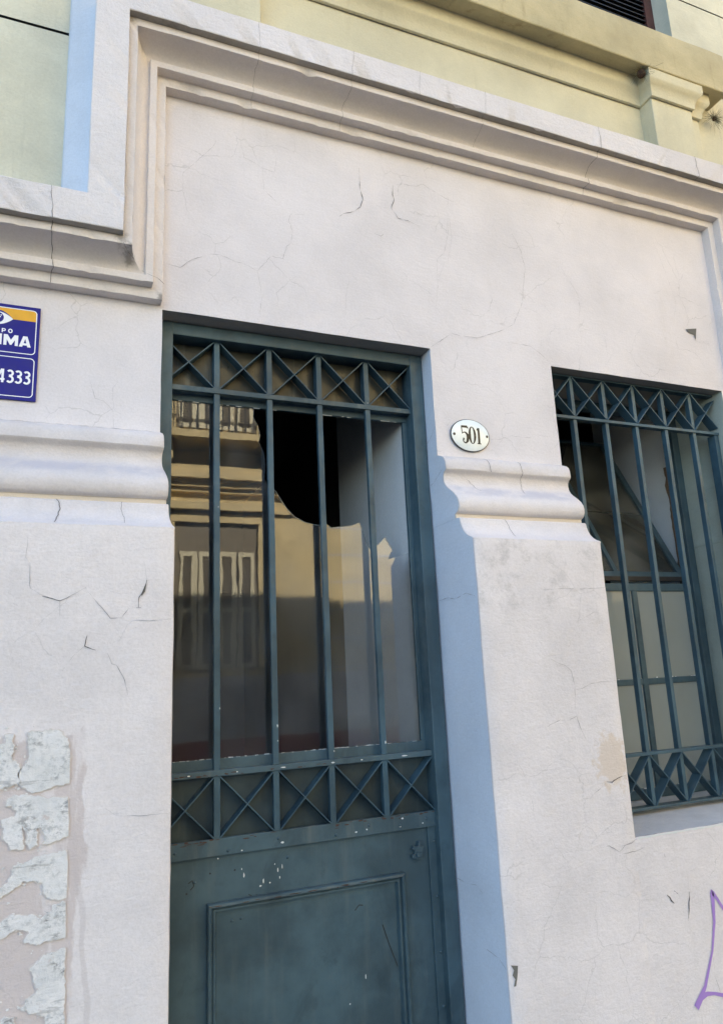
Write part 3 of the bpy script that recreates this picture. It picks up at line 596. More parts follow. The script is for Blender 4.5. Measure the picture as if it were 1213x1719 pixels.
# bars and lattice
for i in range(1, 5):
    x = GX[i]
    wavy_bar(x-.0105, x+.0105, YL, .119, 1.303, 2.630, 'z', .0007).build('bar', 'grille_paint', DO, bevel=.0012)
    wavy_bar(x-.0105, x+.0105, YL+.001, .140, 2.6515, 2.84, 'z', .0005).build('bar', 'grille_paint', DO, bevel=.0012)
    wavy_bar(x-.0105, x+.0105, YL+.001, .126, 1.091, 1.2825, 'z', .0005).build('bar', 'grille_paint', DO, bevel=.0012)
for i in range(5):
    a, b_ = GX[i]+.010, GX[i+1]-.010
    if i == 0: a = GX[0]+.004
    lattice_strip('lattice_strip', 'grille_paint', DO, a, 2.838, b_, 2.653, YL-.001, .150)
    lattice_strip('lattice_strip', 'grille_paint', DO, a, 2.653, b_, 2.838, YL-.0025, .149)
    lattice_strip('lattice_strip', 'grille_paint', DO, a, 1.281, b_, 1.092, YL-.001, .144)
    lattice_strip('lattice_strip', 'grille_paint', DO, a, 1.092, b_, 1.281, YL-.0025, .143)
box('backing_sheet', 'dirty_sheet', DO, (.293, 1.310, .155, .1585, 2.656, 2.87))
box('backing_sheet', 'dark_backing', DO, (.293, 1.310, .146, .150, 1.07, 1.297))
# glazing frame behind the bars
for b_ in ((.293, 1.312, .142, .159, 2.608, 2.655), (.293, 1.312, .142, .159, 1.298, 1.334), (1.276, 1.312, .1425, .1595, 1.334, 2.608), (.293, .335, .1425, .1595, 1.334, 2.608)):
    box('glazing_bead', 'door_paint', DO, b_, bevel=.002)
pane = [(.333, 1.331), (.333, 2.611)]+[(HOLE[0][0], 2.611)]+HOLE[1:-1]+[(1.279, HOLE[-1][1]), (1.279, 1.331)]
MB().plate(pane, .1485, .1515).build('glass_pane', 'door_glass', DO, tri=True, label='large cracked pane with a ragged hole broken out of its top')
mb = MB(); ribbon(mb, HOLE[8:-1], [.0011]*len(HOLE[8:-1]), .1481, step=0); mb.build('glass_edge', 'glass_edge', DO)
mb = MB()
for i in range(60):
    x = random.uniform(.335, 1.26); s = random.uniform(.002, .012)
    mb.box(x, x+s, .1435, .1475, 1.3335, 1.3335+random.uniform(.001, .0028))
for i in range(18):
    x = random.uniform(.335, 1.26); s = random.uniform(.004, .03)
    mb.box(x, x+s, .1435, .1475, 2.6065, 2.6085)
mb.build('putty_crumbs', 'putty', DO, kind='stuff')
# lower leaf
MB().box(.293, 1.303, .118, .13, 0.02, 1.06).build('leaf_sheet', 'door_paint', DO)
wavy_bar(.300, 1.303, YL+.002, .1175, 1.037, 1.0905, 'x', .0012).build('cover_strip', 'rail_paint', DO, bevel=.0015)
wavy_bar(1.262, 1.3015, YL+.0085, .1175, .02, 1.0365, 'z', .001).build('cover_strip', 'door_paint', DO, bevel=.0015)
PM = [(0, .1175), (0, .098), (.003, .093), (.010, .091), (.013, .095), (.0135, .107), (.019, .107), (.0195, .102), (.026, .102), (.030, .1175)]
def picture(x0, x1, z0, z1):
    rows = []
    for o, y in PM: rows.append([(x0+o, y, z0+o), (x1-o, y, z0+o), (x1-o, y, z1-o), (x0+o, y, z1-o)])
    MB().grid(rows, closed=True).build('panel_moulding', 'door_paint', DO, smooth=20)
picture(.463, 1.156, .16, .899)
rv = MB()
for i in range(5):
    t = i/4*math.pi/2
    rv.v += []
ring = [[(.0055*math.cos(t)*math.cos(a), -.0042*math.sin(t), .0055*math.cos(t)*math.sin(a)) for a in [k*math.pi/4 for k in range(8)]] for t in (0, .5, 1.0, 1.5)]
rv.grid(ring, closed=True)
rme = None
for (x, y, z) in [(.36, YL+.002, 1.062), (.53, YL+.002, 1.050), (.70, YL+.002, 1.066), (.905, YL+.002, 1.052), (1.03, YL+.002, 1.070), (1.15, YL+.002, 1.056), (1.255, YL+.002, 1.066),
                  (.425, .118, .965), (.735, .118, 1.0), (.545, .118, .835), (.575, .118, .838), (1.285, YL+.0085, .985), (1.285, YL+.0085, .80), (1.285, YL+.0085, .62), (1.285, YL+.0085, .45)]:
    if rme is None:
        o = rv.build('rivet', 'door_paint', DO, smooth=60, loc=(x, y, z)); rme = o.data
    else:
        o = bpy.data.objects.new('rivet', rme); o.location = (x, y, z); link(o, DO)
# broken lock bracket
mb = MB(); bx, bz = 1.213, .962
mb.plate([(bx-.022, bz-.022), (bx+.010, bz-.030), (bx+.021, bz-.022), (bx+.023, bz+.012), (bx+.012, bz+.016), (bx+.014, bz+.032), (bx+.004, bz+.03), (bx+.002, bz+.016), (bx-.012, bz+.018), (bx-.022, bz+.008), (bx-.010, bz+.002), (bx-.012, bz-.008), (bx-.024, bz-.010)], .098, .1178)
mb.box(bx-.008, bx+.012, .090, .0985, bz-.020, bz-.004)
mb.build('lock_bracket', 'rail_paint', DO, bevel=.0015)
# chipped white paint, holes and rust on the leaf
mb, mr, mh = MB(), MB(), MB()
def blob(m, x, y, z, rx, rz):
    n = 7; rx *= .8; rz *= .8; m.ngon([(x+rx*math.cos(k*2*math.pi/n)*(.7+.5*random.random()), y, z+rz*math.sin(k*2*math.pi/n)*(.7+.5*random.random())) for k in range(n)])
for x, z, rx, rz in ((.497, 1.030, .003, .003), (.575, 1.045, .004, .003), (.713, 1.052, .008, .004), (1.16, 1.0775, .007, .004), (1.15, 1.052, .005, .003), (1.24, 1.053, .004, .003), (.98, 1.053, .007, .003), (1.02, 1.057, .004, .004)): blob(mb, x, YL+.0012, z, rx, rz)
for x, z, rx, rz in ((.585, .965, .003, .010), (.578, .985, .002, .004), (.650, .938, .003, .011), (.640, .925, .005, .004), (.672, .930, .003, .003), (.69, .985, .002, .004), (.700, .965, .003, .009), (.715, .975, .002, .010), (.706, .942, .002, .006), (1.0, .59, .002, .010), (.94, .52, .003, .003), (1.14, .62, .002, .02)): blob(mb, x, .1174, z, rx, rz)
for x, z, s in ((.50, 1.50, .005), (.70, 1.43, .007), (.905, 1.33, .004), (1.105, 1.345, .008), (.70, 1.38, .004), (.496, 2.2, .003), (1.10, 2.66, .003)): blob(mb, x+.003, YL-.0003, z, s*.5, s)
for x, s in ((.40, .006), (.56, .004), (.72, .012), (.9, .008), (1.18, .014), (1.01, .006)): blob(mb, x, YL-.0047, 1.292, s, .003)
mb.build('paint_chips', 'spark_white', DO, kind='stuff')
for i in range(34):
    x = random.uniform(.34, 1.29); blob(mr, x, YL+.0014, 1.089-abs(random.gauss(0, .006)), random.uniform(.004, .018), random.uniform(.001, .0035))
for i in range(16):
    x = random.uniform(.47, 1.15); blob(mr, x, .0902, .8915+random.uniform(-.002, .002), random.uniform(.004, .02), random.uniform(.001, .002))
for i in range(22): blob(mr, random.uniform(.35, .9), YL-.0045, 1.288+random.uniform(-.003, .004), random.uniform(.003, .014), random.uniform(.001, .003))
mr.build('rust_spots', 'rust_red', DO, kind='stuff')
for x, z in ((.40, .935), (.475, .985), (.555, .985)): blob(mh, x, .1172, z, .004, .004)
for pts in ([(.405, .965), (.418, .972), (.423, .955), (.412, .945)], [(.60, .905), (.615, .896), (.63, .90)], [(.97, .80), (.985, .815), (1.0, .812)], [(1.07, .74), (1.09, .68), (1.12, .60)]): ribbon(mh, pts, [.003]*len(pts), .1171, step=.006)
mh.build('scratches', 'digit_black', DO, kind='stuff')

# ------------------------------------------------------------------ window grille
G = part('window_grille', 'dark teal iron grille of bars and crossed strips over the window')
GY = .052
VX = [1.962, 2.106, 2.288, 2.467, 2.648, 2.829, 2.985]
wavy_bar(1.958, 2.988, GY, .085, 2.672, 2.686, 'x', .0008).build('rail', 'grille_paint', G, bevel=.0012)
wavy_bar(1.958, 2.988, GY, .085, 1.205, 1.218, 'x', .0008).build('rail', 'grille_paint', G, bevel=.0012)
wavy_bar(1.958, 2.988, GY, .095, .996, 1.006, 'x', .0012).build('rail', 'rail_paint', G, bevel=.0012)
wavy_bar(1.958, 2.988, GY+.004, .095, 2.878, 2.884, 'x', .0005).build('rail', 'grille_paint', G)
wavy_bar(2.960, 2.986, GY+.004, .10, 1.0065, 2.6715, 'z', .0005).build('bar', 'grille_paint', G, bevel=.001)
for x in VX[1:-1]:
    for z0, z1 in ((1.2185, 2.6715), (2.6865, 2.8775), (1.0065, 1.2045)):
        wavy_bar(x-.0095, x+.0095, GY+.006, .084, z0, z1, 'z', .0007).build('bar', 'grille_paint', G, bevel=.0012)
XV = [1.927]+VX[1:-1]+[3.01]
for i in range(6):
    a, b_ = XV[i]+.002, XV[i+1]-.002
    ca = max(a, 1.957); cb = min(b_, 2.987)
    for z0, z1 in ((2.8775, 2.6865), (1.2045, 1.0065)):
        f = lambda x: z0+(z1-z0)*(x-a)/(b_-a); g = lambda x: z1+(z0-z1)*(x-a)/(b_-a)
        lattice_strip('lattice_strip', 'grille_paint', G, ca, f(ca), cb, f(cb), GY, .100)
        lattice_strip('lattice_strip', 'grille_paint', G, ca, g(ca), cb, g(cb), GY-.0015, .099)
# ------------------------------------------------------------------ steel window behind it
W = part('window', 'steel casement window with its upper sash tilted inwards')
WY = .325
def fr(b_, mat='door_paint', nm='frame'): return box(nm, mat, W, b_, bevel=.002)
fr((2.945, 2.989, WY-.02, WY+.03, .98, 2.885)); fr((1.957, 1.99, WY-.02, WY+.03, .98, 2.885)); fr((1.99, 2.945, WY-.02, WY+.03, 2.845, 2.885)); fr((1.99, 2.945, WY-.02, WY+.03, .98, 1.02))
fr((1.99, 2.945, WY-.005, WY+.02, 1.925, 1.962)); fr((1.99, 2.945, WY-.003, WY+.022, 1.975, 1.998), 'shutter_black')  # black bar stands in for the dark gap below the sash
fr((1.99, 2.945, WY-.004, WY+.018, 1.480, 1.508), nm='glazing_bar')
for x in (2.572, 2.20): fr((x-.015, x+.015, WY-.006, WY+.018, 1.02, 1.925), nm='glazing_bar')
XX = [1.99, 2.185, 2.215, 2.557, 2.587, 2.945]
for i in (0, 2, 4):
    for z0, z1 in ((1.02, 1.480), (1.508, 1.925)):
        box('pane', 'dusty_glass', W, (XX[i], XX[i+1], WY+.004, WY+.008, z0, z1))
        mb = MB()
        for q in range(8):
            x = random.uniform(XX[i], XX[i+1]-.02); mb.box(x, x+random.uniform(.003, .018), WY-.001, WY+.003, z0, z0+random.uniform(.001, .005))
        mb.build('putty_crumbs', 'putty', W, kind='stuff')
SA = bpy.data.objects.new('tilted_sash', None); SA.location = (0, WY+.012, 2.0); SA.rotation_euler = (R(-28.2), 0, 0); link(SA, W)
for b_ in ((2.90, 2.935, 0, .02, 0, .98), (2.0, 2.035, 0, .02, 0, .98), (2.035, 2.90, 0, .02, 0, .03), (2.035, 2.90, 0, .02, .96, .98), (2.505, 2.535, 0, .02, .03, .96)):
    pass
for b_ in ((2.90, 2.935, 0, .02, 0, .98), (2.0, 2.035, 0, .02, 0, .98), (2.035, 2.90, 0, .02, 0, .03), (2.035, 2.90, 0, .02, .96, .98), (2.490, 2.515, 0, .02, .03, .96)):
    o = MB().box(*b_).build('sash_bar', 'door_paint', B, bevel=.002)
    bpy.data.objects.remove(o) if False else None
    o.parent = W; o.matrix_basis = Matrix.Translation((0, WY+.012, 2.0)) @ Matrix.Rotation(R(-28.2), 4, 'X')
bpy.data.objects.remove(SA)
for a, b_, z0, z1 in ((2.035, 2.49, .03, .96), (2.515, 2.90, .03, .425), (2.515, 2.90, .432, .96)):
    o = MB().box(a, b_, .008, .012, z0, z1).build('sash_pane', 'sash_glass', W); o.matrix_basis = Matrix.Translation((0, WY+.012, 2.0)) @ Matrix.Rotation(R(-28.2), 4, 'X')
# broken plaster beside the steel frame
mb = MB(); rows = []
for z in span(1.95, 2.62, .02):
    wv = .02+.03*abs(nz(1, 2, z, 9))+.012*abs(nz(4, 2, z, 30))
    rows.append([(3.019, .43, z), (3.018, .43+wv*.5, z), (3.019, .43+wv, z)])
MB().grid(rows).build('broken_plaster', 'broken_plaster', B)

# ------------------------------------------------------------------ cracks, chips and spray mark on the plaster
cracks('wall_cracks', WALL_CRACKS, -.0032, B, scale=.95)
cracks('pier_cracks', PIER_CRACKS, -.2132, B, scale=1.25)
mb = MB()
for c in WALL_CHIPS: mb.ngon([(x, -.0032, z) for x, z in c])
for c in CHIPS: mb.ngon([(x, -.2130, z) for x, z in c])
mb.build('plaster_chips', 'chip_grey', B, kind='stuff', tri=True)
prof = INNER[1:]+BAND[1:4]
def frame_crack(mb, x, leg, o0=0., o1=.26, am=.012, wd=.0012):
    sd_ = random.random()*90; pts = []
    for (o, d) in prof:
        if o0 <= o <= o1: pts.append((o, d))
    fine = []
    for (a, b_) in zip(pts[:-1], pts[1:]):
        n = max(1, round(math.hypot(b_[0]-a[0], b_[1]-a[1])/.008))
        for k_ in range(n): t = k_/n; fine.append((a[0]+(b_[0]-a[0])*t, a[1]+(b_[1]-a[1])*t))
    fine.append(pts[-1]); L, Rr = [], []; s = 0
    for i, (o, d) in enumerate(fine):
        if i: s += math.hypot(o-fine[i-1][0], d-fine[i-1][1])
        xx = x+nz(s*9, sd_, 1)*am+nz(s*40, sd_, 2)*am*.3; ww = wd*(.4+.9*abs(nz(s*30, sd_, 5)))
        zz = leg+o-.0012
        L.append((xx-ww, -d-.0034, zz)); Rr.append((xx+ww, -d-.0034, zz))
    mb.grid([L, Rr])
mb = MB()
for x, o0, o1, wd in ((.60, .0, .26, .0006), (.98, .0, .26, .0007), (2.22, 0, .26, .0012), (1.60, .06, .26, .0006), (2.83, .145, .26, .0017), (1.28, .145, .26, .0006)): frame_crack(mb, x, ZT, o0, o1, wd=wd)
frame_crack(mb, -.085, ZB, 0, .26, wd=.0011)
mb.build('moulding_cracks', 'crack_open', B, kind='stuff')
mb = MB()
ribbon(mb, [(.132, 3.02), (.150, 2.985), (.168, 2.965)], [.001, .0015, .001], -.1685, jit=.001)
ribbon(mb, [(.20, 2.925+.05), (.232, 2.963), (.252, 2.958), (.2745, 2.938)], [.0015, .0012, .0012, .001], -.0885, jit=.001)
for Yc, pts in ((DX1-.003, [(-.02, 2.52), (.03, 2.515), (.075, 2.495)]),): pass
mb.build('corner_cracks', 'crack_open', B, kind='stuff')
mb = MB()
for pts in ([(-.20, 1.845), (-.14, 1.862), (-.06, 1.848), (.0, 1.86), (.06, 1.855)], [(.075, 2.50), (.045, 2.515), (0, 2.55)], [(.07, .86), (.0, .858), (-.06, .868), (-.1, .85)], [(-.21, .655), (-.17, .675), (-.10, .68)], [(.07, 2.32), (.03, 2.33), (-.03, 2.36)]):
    ribbon(mb, pts, [.0012]*len(pts), DX1-.0016, jit=.002, plane='x')
mb.build('reveal_cracks', 'crack_line', B, kind='stuff')
# cracks on the capitals follow its profile
mb = MB()
def cap_crack(x, i0, i1, am=.02, wd=.0008):
    sd_ = random.random()*90; L, Rr = [], []; s = 0
    for i in range(i0, i1):
        for k_ in range(3):
            t = k_/3; d = CAP[i][0]*(1-t)+CAP[i+1][0]*t; z = CAP[i][1]*(1-t)+CAP[i+1][1]*t; s += .008
            xx = x+nz(s*8, sd_, 1)*am+nz(s*50, sd_, 1)*am*.25
            L.append((xx-wd, -d-.0035, z)); Rr.append((xx+wd, -d-.0035, z))
    mb.grid([L, Rr])
cap_crack(1.70, 2, 13); cap_crack(1.55, 0, 6); cap_crack(-.03, 25, 32, wd=.001); cap_crack(1.56, 24, 31); cap_crack(.16, 24, 31, wd=.0005); cap_crack(1.47, 9, 13, am=.05)
mb.build('capital_cracks', 'crack_open', B, kind='stuff')
mb = MB()
for gi, gdat in enumerate((GRAF1, GRAF2)): ribbon(mb, [p for p, q in gdat], [q*.0021 for p, q in gdat], -.2131-.0004*gi, step=.008)
mb.build('spray_paint_mark', 'graffiti_purple', B, label='thin purple spray-painted letter stroke low on the wall')

# ------------------------------------------------------------------ torn poster
T = empty('torn_poster', 'torn whitish remains of a pasted poster at lower left of the wall beside the door', 'poster', (-.12, -.215, 1.0))
for s_ in SCRAPS:
    pts = []
    for i in range(len(s_)):
        a, b_ = Vector(s_[i]), Vector(s_[(i+1) % len(s_)]); n = max(1, round((b_-a).length/.0045))
        for k_ in range(n):
            p = a.lerp(b_, k_/n)
            if k_ and min(a.x, b_.x) > -.135 and not (abs(a.x-b_.x) < .006 and a.x > -.012): p += Vector((nz(p.x, 1, p.y, 70)*.006+nz(p.x, 4, p.y, 210)*.0035, nz(p.x, 9, p.y, 70)*.006+nz(p.x, 6, p.y, 210)*.0035))
            pts.append((p.x, p.y))
    if min(p[0] for p in s_) < -.15:      # runs on past the left picture edge
        pts = [((x-.16 if x < -.150+.02*0 else x), z) for x, z in pts]
    cx_ = sum(p[0] for p in pts)/len(pts); cz_ = sum(p[1] for p in pts)/len(pts); un = []
    for i, (x, z) in enumerate(pts):
        d_ = Vector((pts[(i+1) % len(pts)][0]-pts[i-1][0], pts[(i+1) % len(pts)][1]-pts[i-1][1]))
        n_ = Vector((d_.y, -d_.x)).normalized() if d_.length > 1e-6 else Vector((0, 0))
        ar = sum(pts[k_-1][0]*pts[k_][1]-pts[k_][0]*pts[k_-1][1] for k_ in range(len(pts)))
        e_ = (.0012+.0045*max(0, nz(x, 5, z, 60)+.15))*(1 if ar > 0 else -1)
        un.append((x+n_.x*e_+.12, z+n_.y*e_-1.0))
    MB().plate(un, .0022, .0034).build('paper_scrap', 'paper_under', T, tri=True)
    o = MB().plate([(x+.12, z-1.0) for x, z in pts], .0004, .0030).build('paper_scrap', 'poster_paper', T, tri=True)

mb = MB()
for i in range(150):
    s_ = random.choice(SCRAPS); q_ = random.choice(s_); x = q_[0]+random.gauss(0, .012); z = q_[1]+random.gauss(0, .014)
    if x < -.18 or x > -.004: continue
    n = 6; r_ = random.uniform(.0012, .0045); mb.ngon([(x+.12+r_*random.uniform(.5, 1.4)*math.cos(k_*2*math.pi/n), .0024, z-1+r_*.8*random.uniform(.5, 1.4)*math.sin(k_*2*math.pi/n)) for k_ in range(n)])
mb.build('paper_flecks', 'poster_paper', T, kind='stuff')

# ------------------------------------------------------------------ estate sign
S = empty('wall_sign', 'blue and orange rectangular wall sign with a white eye symbol, left of the door', 'sign', (0, 0, 0))
SX0, SX1, SZ0, SZ1, SC_ = -.359, -.111, 2.4945, 2.8235, -.235
MB().box(SX0, SX1, -.0075, -.0025, SZ0, SZ1).build('board', 'sign_blue', S, bevel=.0008)
def rrect(x0, x1, z0, z1, r, n=6):
    pts = []
    for cx_, cz_, a0 in ((x1-r, z1-r, 0), (x0+r, z1-r, 90), (x0+r, z0+r, 180), (x1-r, z0+r, 270)):
        pts += [(cx_+r*math.cos(R(a0+90*k_/n)), cz_+r*math.sin(R(a0+90*k_/n))) for k_ in range(n+1)]
    return pts
mb = MB()
YS = -.0081
for z0, z1 in ((2.654, 2.8115), (2.5055, 2.6415)):
    o_, i_ = rrect(-.3495, -.1205, z0, z1, .013), rrect(-.3467, -.1233, z0+.0028, z1-.0028, .0105)
    mb.grid([[(x, YS, z) for x, z in o_], [(x, YS, z) for x, z in i_]], closed=True)
mb.build('border_line', 'sign_line', S)
mb = MB()
top = [(x, z) for x, z in rrect(-.3467, -.1233, 2.70, 2.8087, .0105) if z > 2.77]
mb.ngon([(x, YS+.0003, z) for x, z in [(-.1233, 2.7716)]+top+[(-.3467, 2.7716)]]); mb.build('orange_field', 'sign_orange', S, tri=True)
mb = MB(); mb2 = MB(); N = 16
lid = lambda t: 2.7716+.0255*math.sin(math.pi*t)**.9
low = lambda t: 2.7716-.0225*math.sin(math.pi*t)**.9
ts = [k_/N for k_ in range(N+1)]
mb.grid([[(SC_-.044+.088*t, YS-.0002, lid(t)-.003*math.sin(math.pi*t)) for t in ts], [(SC_-.044+.088*t, YS-.0002, low(t)) for t in ts]]); mb.build('eye_white', 'sign_line', S)
mb2.grid([[(SC_-.044+.088*t, YS-.0003, lid(t)+.002*math.sin(math.pi*t)) for t in ts], [(SC_-.044+.088*t, YS-.0003, lid(t)-.004*math.sin(math.pi*t)) for t in ts]])
mb2.ngon([(SC_+.0165*math.cos(k_*math.pi/12), YS-.0004, 2.773+.0175*math.sin(k_*math.pi/12)) for k_ in range(24)]); mb2.build('iris', 'sign_blue', S)
mb = MB()
for cx_, cz_, r in ((-.2268, 2.7812, .0023), (-.2300, 2.7752, .0026), (-.2335, 2.783, .002)): mb.ngon([(cx_+r*math.cos(k_*math.pi/5), YS-.0006, cz_+r*math.sin(k_*math.pi/5)) for k_ in range(10)])
mb.build('eye_glint', 'sign_line', S)
def arc(cx_, cz_, rx, rz, a0, a1, n=10): return [(cx_+rx*math.cos(R(a0+(a1-a0)*k_/n)), cz_+rz*math.sin(R(a0+(a1-a0)*k_/n))) for k_ in range(n+1)]
def stroke(mb, pts, wd): ribbon(mb, pts, [wd]*len(pts), YS-.0002, step=0)
def glyph(nm, polys=(), strokes=()):
    mb = MB()
    for i, L in enumerate(polys): mb.ngon([(x, YS-.0002-.00008*i, z) for x, z in L])
    for i, (pts, wd) in enumerate(strokes): ribbon(mb, pts, [wd]*len(pts), YS-.0002-.00008*i, step=0)
    mb.build(nm, 'sign_line', S, tri=True)
glyph('letter', (), (([(-.2205, 2.722), (-.2205, 2.7362)], .0034), ([(-.2205, 2.7347), (-.216, 2.7347)]+arc(-.2155, 2.7312, .0036, .0035, 80, -90, 8)+[(-.2205, 2.7277)], .003)))
glyph('letter', (), ((arc(-.1971, 2.7293, .0050, .0060, 0, 360, 18), .0034),))
glyph('letter', ([(-.2318, 2.679), (-.2206, 2.679), (-.2206, 2.7165), (-.2318, 2.7165)],))
glyph('letter', ([(-.2152, 2.679), (-.2060, 2.679), (-.2060, 2.699), (-.1962, 2.681), (-.1916, 2.681), (-.1818, 2.699), (-.1818, 2.679), (-.1727, 2.679), (-.1727, 2.7163), (-.1838, 2.7163), (-.1939, 2.6985), (-.2040, 2.7163), (-.2152, 2.7163)],))
glyph('letter', ([(-.1700, 2.679), (-.1598, 2.679), (-.1520, 2.7075), (-.1520, 2.7163), (-.1585, 2.7163)], [(-.1450, 2.679), (-.1345, 2.679), (-.1458, 2.7163), (-.1520, 2.7163), (-.1520, 2.7075)], [(-.1600, 2.6845), (-.1440, 2.6845), (-.1462, 2.692), (-.1580, 2.692)]))
glyph('digit', ([(-.2142, 2.5498), (-.2072, 2.5498), (-.2072, 2.5960), (-.2142, 2.5960)], [(-.2300, 2.5575), (-.2045, 2.5575), (-.2045, 2.5640), (-.2300, 2.5640)], [(-.2300, 2.5640), (-.2225, 2.5640), (-.2128, 2.5855), (-.2128, 2.5960), (-.2160, 2.5960)]))
for cx_ in (-.1885, -.1645, -.1400):
    glyph('digit', (), ((arc(cx_-.0012, 2.5838, .0078, .0085, 145, -70, 10)+[(cx_-.004, 2.5745)], .0066), ([(cx_-.004, 2.5735)]+arc(cx_-.0012, 2.5628, .0085, .0100, 70, -145, 11), .0068)))

# ------------------------------------------------------------------ house number plate
NP = empty('house_number_plate', 'oval white enamel plate reading 501 on the wall between door and window', 'number plate', (1.506, 0, 2.5215))
a_, b2 = .0905, .0690; mb = MB(); rows = []
for rr, yy in ((1.0, -.003), (1.0, -.0065), (.985, -.0085), (.95, -.0095), (.8, -.0125), (.55, -.0150), (.25, -.0163), (.02, -.0166)):
    rows.append([(a_*rr*math.cos(k_*math.pi/24), yy, b2*rr*math.sin(k_*math.pi/24)) for k_ in range(48)])
mb.grid(rows, closed=True); mb.build('plate', 'plate_enamel', NP, smooth=45)
mb = MB(); mb.grid([[(a_*rr*math.cos(k_*math.pi/24), yy, b2*rr*math.sin(k_*math.pi/24)) for k_ in range(48)] for rr, yy in ((1.013, -.0028), (1.018, -.0066), (1.0, -.0082), (.978, -.0094), (.975, -.0088))], closed=True); mb.build('rim', 'rim_dark', NP, smooth=40)
def dome(x, z): 
    r2 = min(1, math.hypot(x/a_, z/b2)); return -(.0166-.0036*(r2/.8)**1.9 if r2 < .8 else .013-.0035*(r2-.8)/.15)-.0007
def dstroke(mb, pts, wid):
    tmp = MB(); ribbon(tmp, pts, [q_*1.22 for q_ in wid], 0, step=.002); tmp.v = [(x, dome(x, z), z) for x, y, z in tmp.v]; mb.add(tmp.v, tmp.f)
def digit(nm, strokes):
    mb = MB()
    for pts, wid in strokes: dstroke(mb, pts, wid)
    mb.build(nm, 'digit_black', NP)
digit('digit', [([(-.0445, .0335), (-.0165, .0335)], [.0075, .0085]), ([(-.0165, .0335), (-.0140, .0230)], [.006, .001]), ([(-.0435, .034), (-.0420, .0020)], [.0032, .0026]),
                ([(-.0415, .0030), (-.0360, .0090), (-.0270, .0085), (-.0190, -.0010), (-.0172, -.0130), (-.0195, -.0270), (-.0260, -.0355), (-.0330, -.0350), (-.0385, -.0290), (-.0385, -.0205)], [.002, .003, .005, .0088, .0096, .0090, .0050, .004, .004, .005]),
                ([(-.0400, -.0195), (-.0335, -.0195)], [.008, .006])])
digit('digit', [([(.0040+.0125*math.cos(R(t)), -.0012+.0355*math.sin(R(t))) for t in range(0, 361, 15)], [.0026+.0062*abs(math.cos(R(t)))**1.5 for t in range(0, 361, 15)])])
digit('digit', [([(.0355, .0325), (.0355, -.0345)], [.0085, .0085]), ([(.0265, .0225), (.0285, .0235), (.0345, .0330)], [.003, .0045, .003]), ([(.0260, -.0350), (.0455, -.0350)], [.003, .003]), ([(.0310, -.032), (.0405, -.032)], [.004, .004])])
for sx in (-.0765, .0765):
    mb = MB(); mb.grid([[(sx+r_*math.cos(k_*math.pi/6), yy, r_*math.sin(k_*math.pi/6)) for k_ in range(12)] for r_, yy in ((.0058, -.0095), (.0058, -.0125), (.0045, -.0142), (.002, -.0148), (.0001, -.0149))], closed=True); mb.build('screw', 'screw_metal', NP, smooth=40)

# ------------------------------------------------------------------ dry air plants under the ledge
def tuft(name, label, cx_, cy_, cz_, s, n, core):
    t = empty(name, label, 'plant', (cx_, cy_, cz_)); mb = MB()
    for i in range(n):
        d = Vector((random.gauss(0, 1), random.gauss(-.3, .8), random.gauss(-.2, .9))).normalized(); L = s*random.uniform(.5, 1.2)
        cv = Vector((random.gauss(0, 1), random.gauss(0, 1), random.gauss(0, 1)))*.45; P = []
        for k_ in range(6):
            u = k_/5; P.append(d*L*u+cv*L*u*u+Vector((0, 0, -.25*L*u*u)))
        rr = random.uniform(.0006, .0012)
        rows = [[(p.x+rr*(1-k_/6)*math.cos(q_), p.y+rr*(1-k_/6)*math.sin(q_), p.z+rr*.5*math.sin(q_*2)) for q_ in (0, 2.09, 4.19)] for k_, p in enumerate(P)]
        mb.grid(rows, closed=True)
    mb.build('blades', 'tuft_stem', t, kind='stuff')
    if core:
        mb = MB(); rows = []
        for a in range(9):
            th = math.pi*a/8; rows.append([(core*math.sin(th)*math.cos(k_*math.pi/5)*(1+.3*nz(a, k_, cx_)), core*math.sin(th)*math.sin(k_*math.pi/5)*(1+.3*nz(k_, a, 2)), core*math.cos(th)*1.05-core*.5) for k_ in range(10)])
        mb.grid(rows, closed=True); mb.build('root_ball', 'tuft_core', t, smooth=60)
tuft('air_plant', 'dry grey air plant with dark root ball under the ledge, left of the pilaster cap', 2.655, -.105, 4.577, .048, 130, .022)
tuft('air_plant', 'spiky dry air plant hanging beneath the end of the ledge at right edge', 3.225, -.045, 4.515, .058, 130, .012)

# ------------------------------------------------------------------ building across the street (seen mirrored in the door glass)
OB = empty('opposite_building', 'yellow two-storey building across the street with shuttered windows, mirrored in the door glass', 'building', (0, 0, 0))
OY = -9.4
box('wall', 'opposite_plaster', OB, (.2, 24, OY-6, OY, 1.62, 9.2)); box('base', 'opposite_base', OB, (.2, 24, OY-6, OY+.04, .62, 1.62)); box('red_base_band', 'red_base', OB, (.2, 24, OY-6, OY+.06, .28, .62)); box('base', 'opposite_base', OB, (.2, 24, OY-6, OY+.08, 0, .28))  # upper base strip paints in the grey of the wall's shaded part
for z0, z1, d in ((4.72, 4.80, .12), (4.80, 4.92, .2), (4.92, 5.02, .34), (5.02, 5.16, .28), (9.0, 9.25, .4), (4.40, 4.46, .08)): box('cornice', 'opposite_plaster', OB, (.15, 24, OY, OY+d, z0, z1))
for z in (1.7, 2.2, 2.7, 3.2, 3.7, 4.2): box('rustication_joint', 'opposite_base', OB, (4.1, 24, OY-.02, OY+.004, z-.015, z+.015))
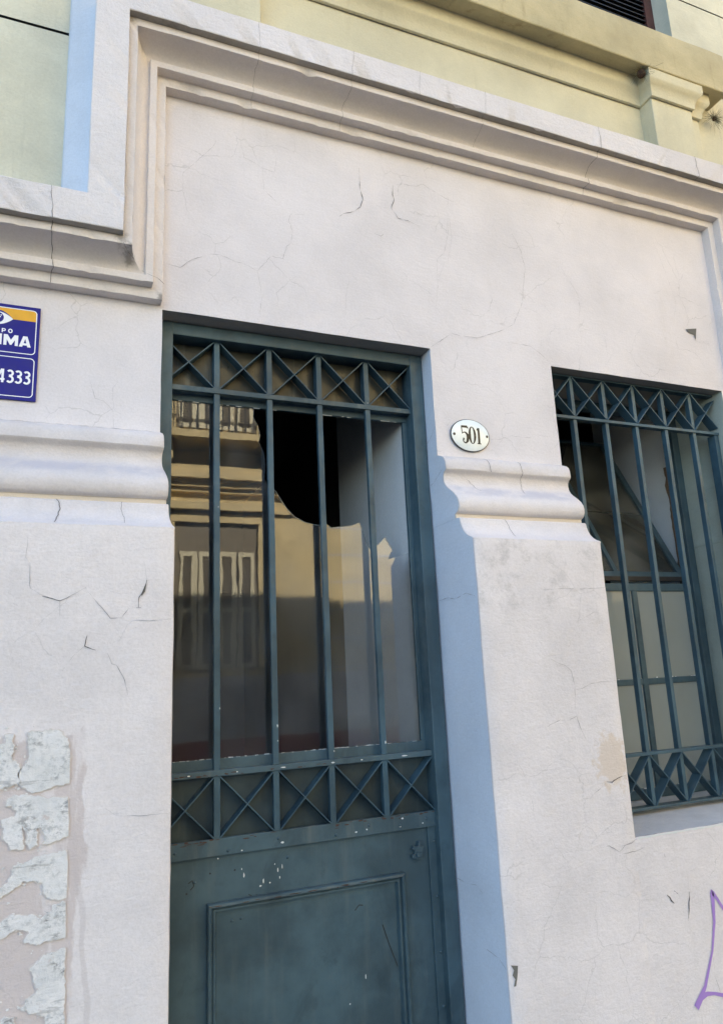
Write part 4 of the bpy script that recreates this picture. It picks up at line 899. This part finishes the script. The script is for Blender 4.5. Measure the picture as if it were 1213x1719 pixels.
def shutter_window(x0, x1, z0, z1, nm='shuttered_window'):
    o = bpy.data.objects.new(nm, None); link(o, OB)
    for b_ in ((x0-.22, x0-.05, OY, OY+.09, z0-.1, z1+.2), (x1+.05, x1+.22, OY, OY+.09, z0-.1, z1+.2), (x0-.22, x1+.22, OY, OY+.1, z1+.2, z1+.36), (x0-.3, x1+.3, OY, OY+.22, z1+.40, z1+.52)): box('surround', 'opposite_plaster', o, b_)
    box('opening', 'slat_brown', o, (x0-.05, x1+.05, OY-.02, OY+.012, z0, z1+.2)); n = 4; wd = (x1-x0)/n
    for i in range(n):
        a = x0+i*wd+.015; b_ = x0+(i+1)*wd-.015; zm = (z0+z1)/2
        mb = MB(); mb.box(a, a+.07, OY+.013, OY+.05, z0, z1-.3).box(b_-.07, b_, OY+.013, OY+.05, z0, z1-.3)
        for zz in (z0, zm-.2, z1-.38): mb.box(a, b_, OY+.013, OY+.049, zz, zz+.08)
        mb.build('shutter_leaf', 'shutter_cream', o); mb = MB()
        for zz in span(z0+.1, z1-.4, .05): mb.box(a+.07, b_-.07, OY+.014, OY+.035, zz, zz+.03)
        mb.build('slats', 'slat_brown', o, kind='stuff')
shutter_window(1.72, 3.05, 1.75, 4.0); shutter_window(6.9, 8.2, 1.75, 4.0); shutter_window(11.9, 13.2, 1.75, 4.0)
for x in (1.72, 6.9, 11.9): shutter_window(x, x+1.33, 5.9, 8.2)
for x in (1.3, 3.2, 6.5, 8.4): box('corbel', 'opposite_plaster', OB, (x, x+.25, OY, OY+.5, 5.18, 5.5))
box('balcony_floor', 'opposite_plaster', OB, (1.0, 3.8, OY, OY+.75, 5.5, 5.62)); box('balcony_floor', 'opposite_plaster', OB, (6.2, 9.0, OY, OY+.75, 5.5, 5.62))
for x0, x1 in ((1.0, 3.8), (6.2, 9.0)):
    mb = MB().box(x0, x1, OY+.68, OY+.72, 6.5, 6.54)
    for x in span(x0, x1-.02, .13): mb.box(x, x+.02, OY+.69, OY+.71, 5.62, 6.5)
    mb.build('railing', 'iron_black', OB)
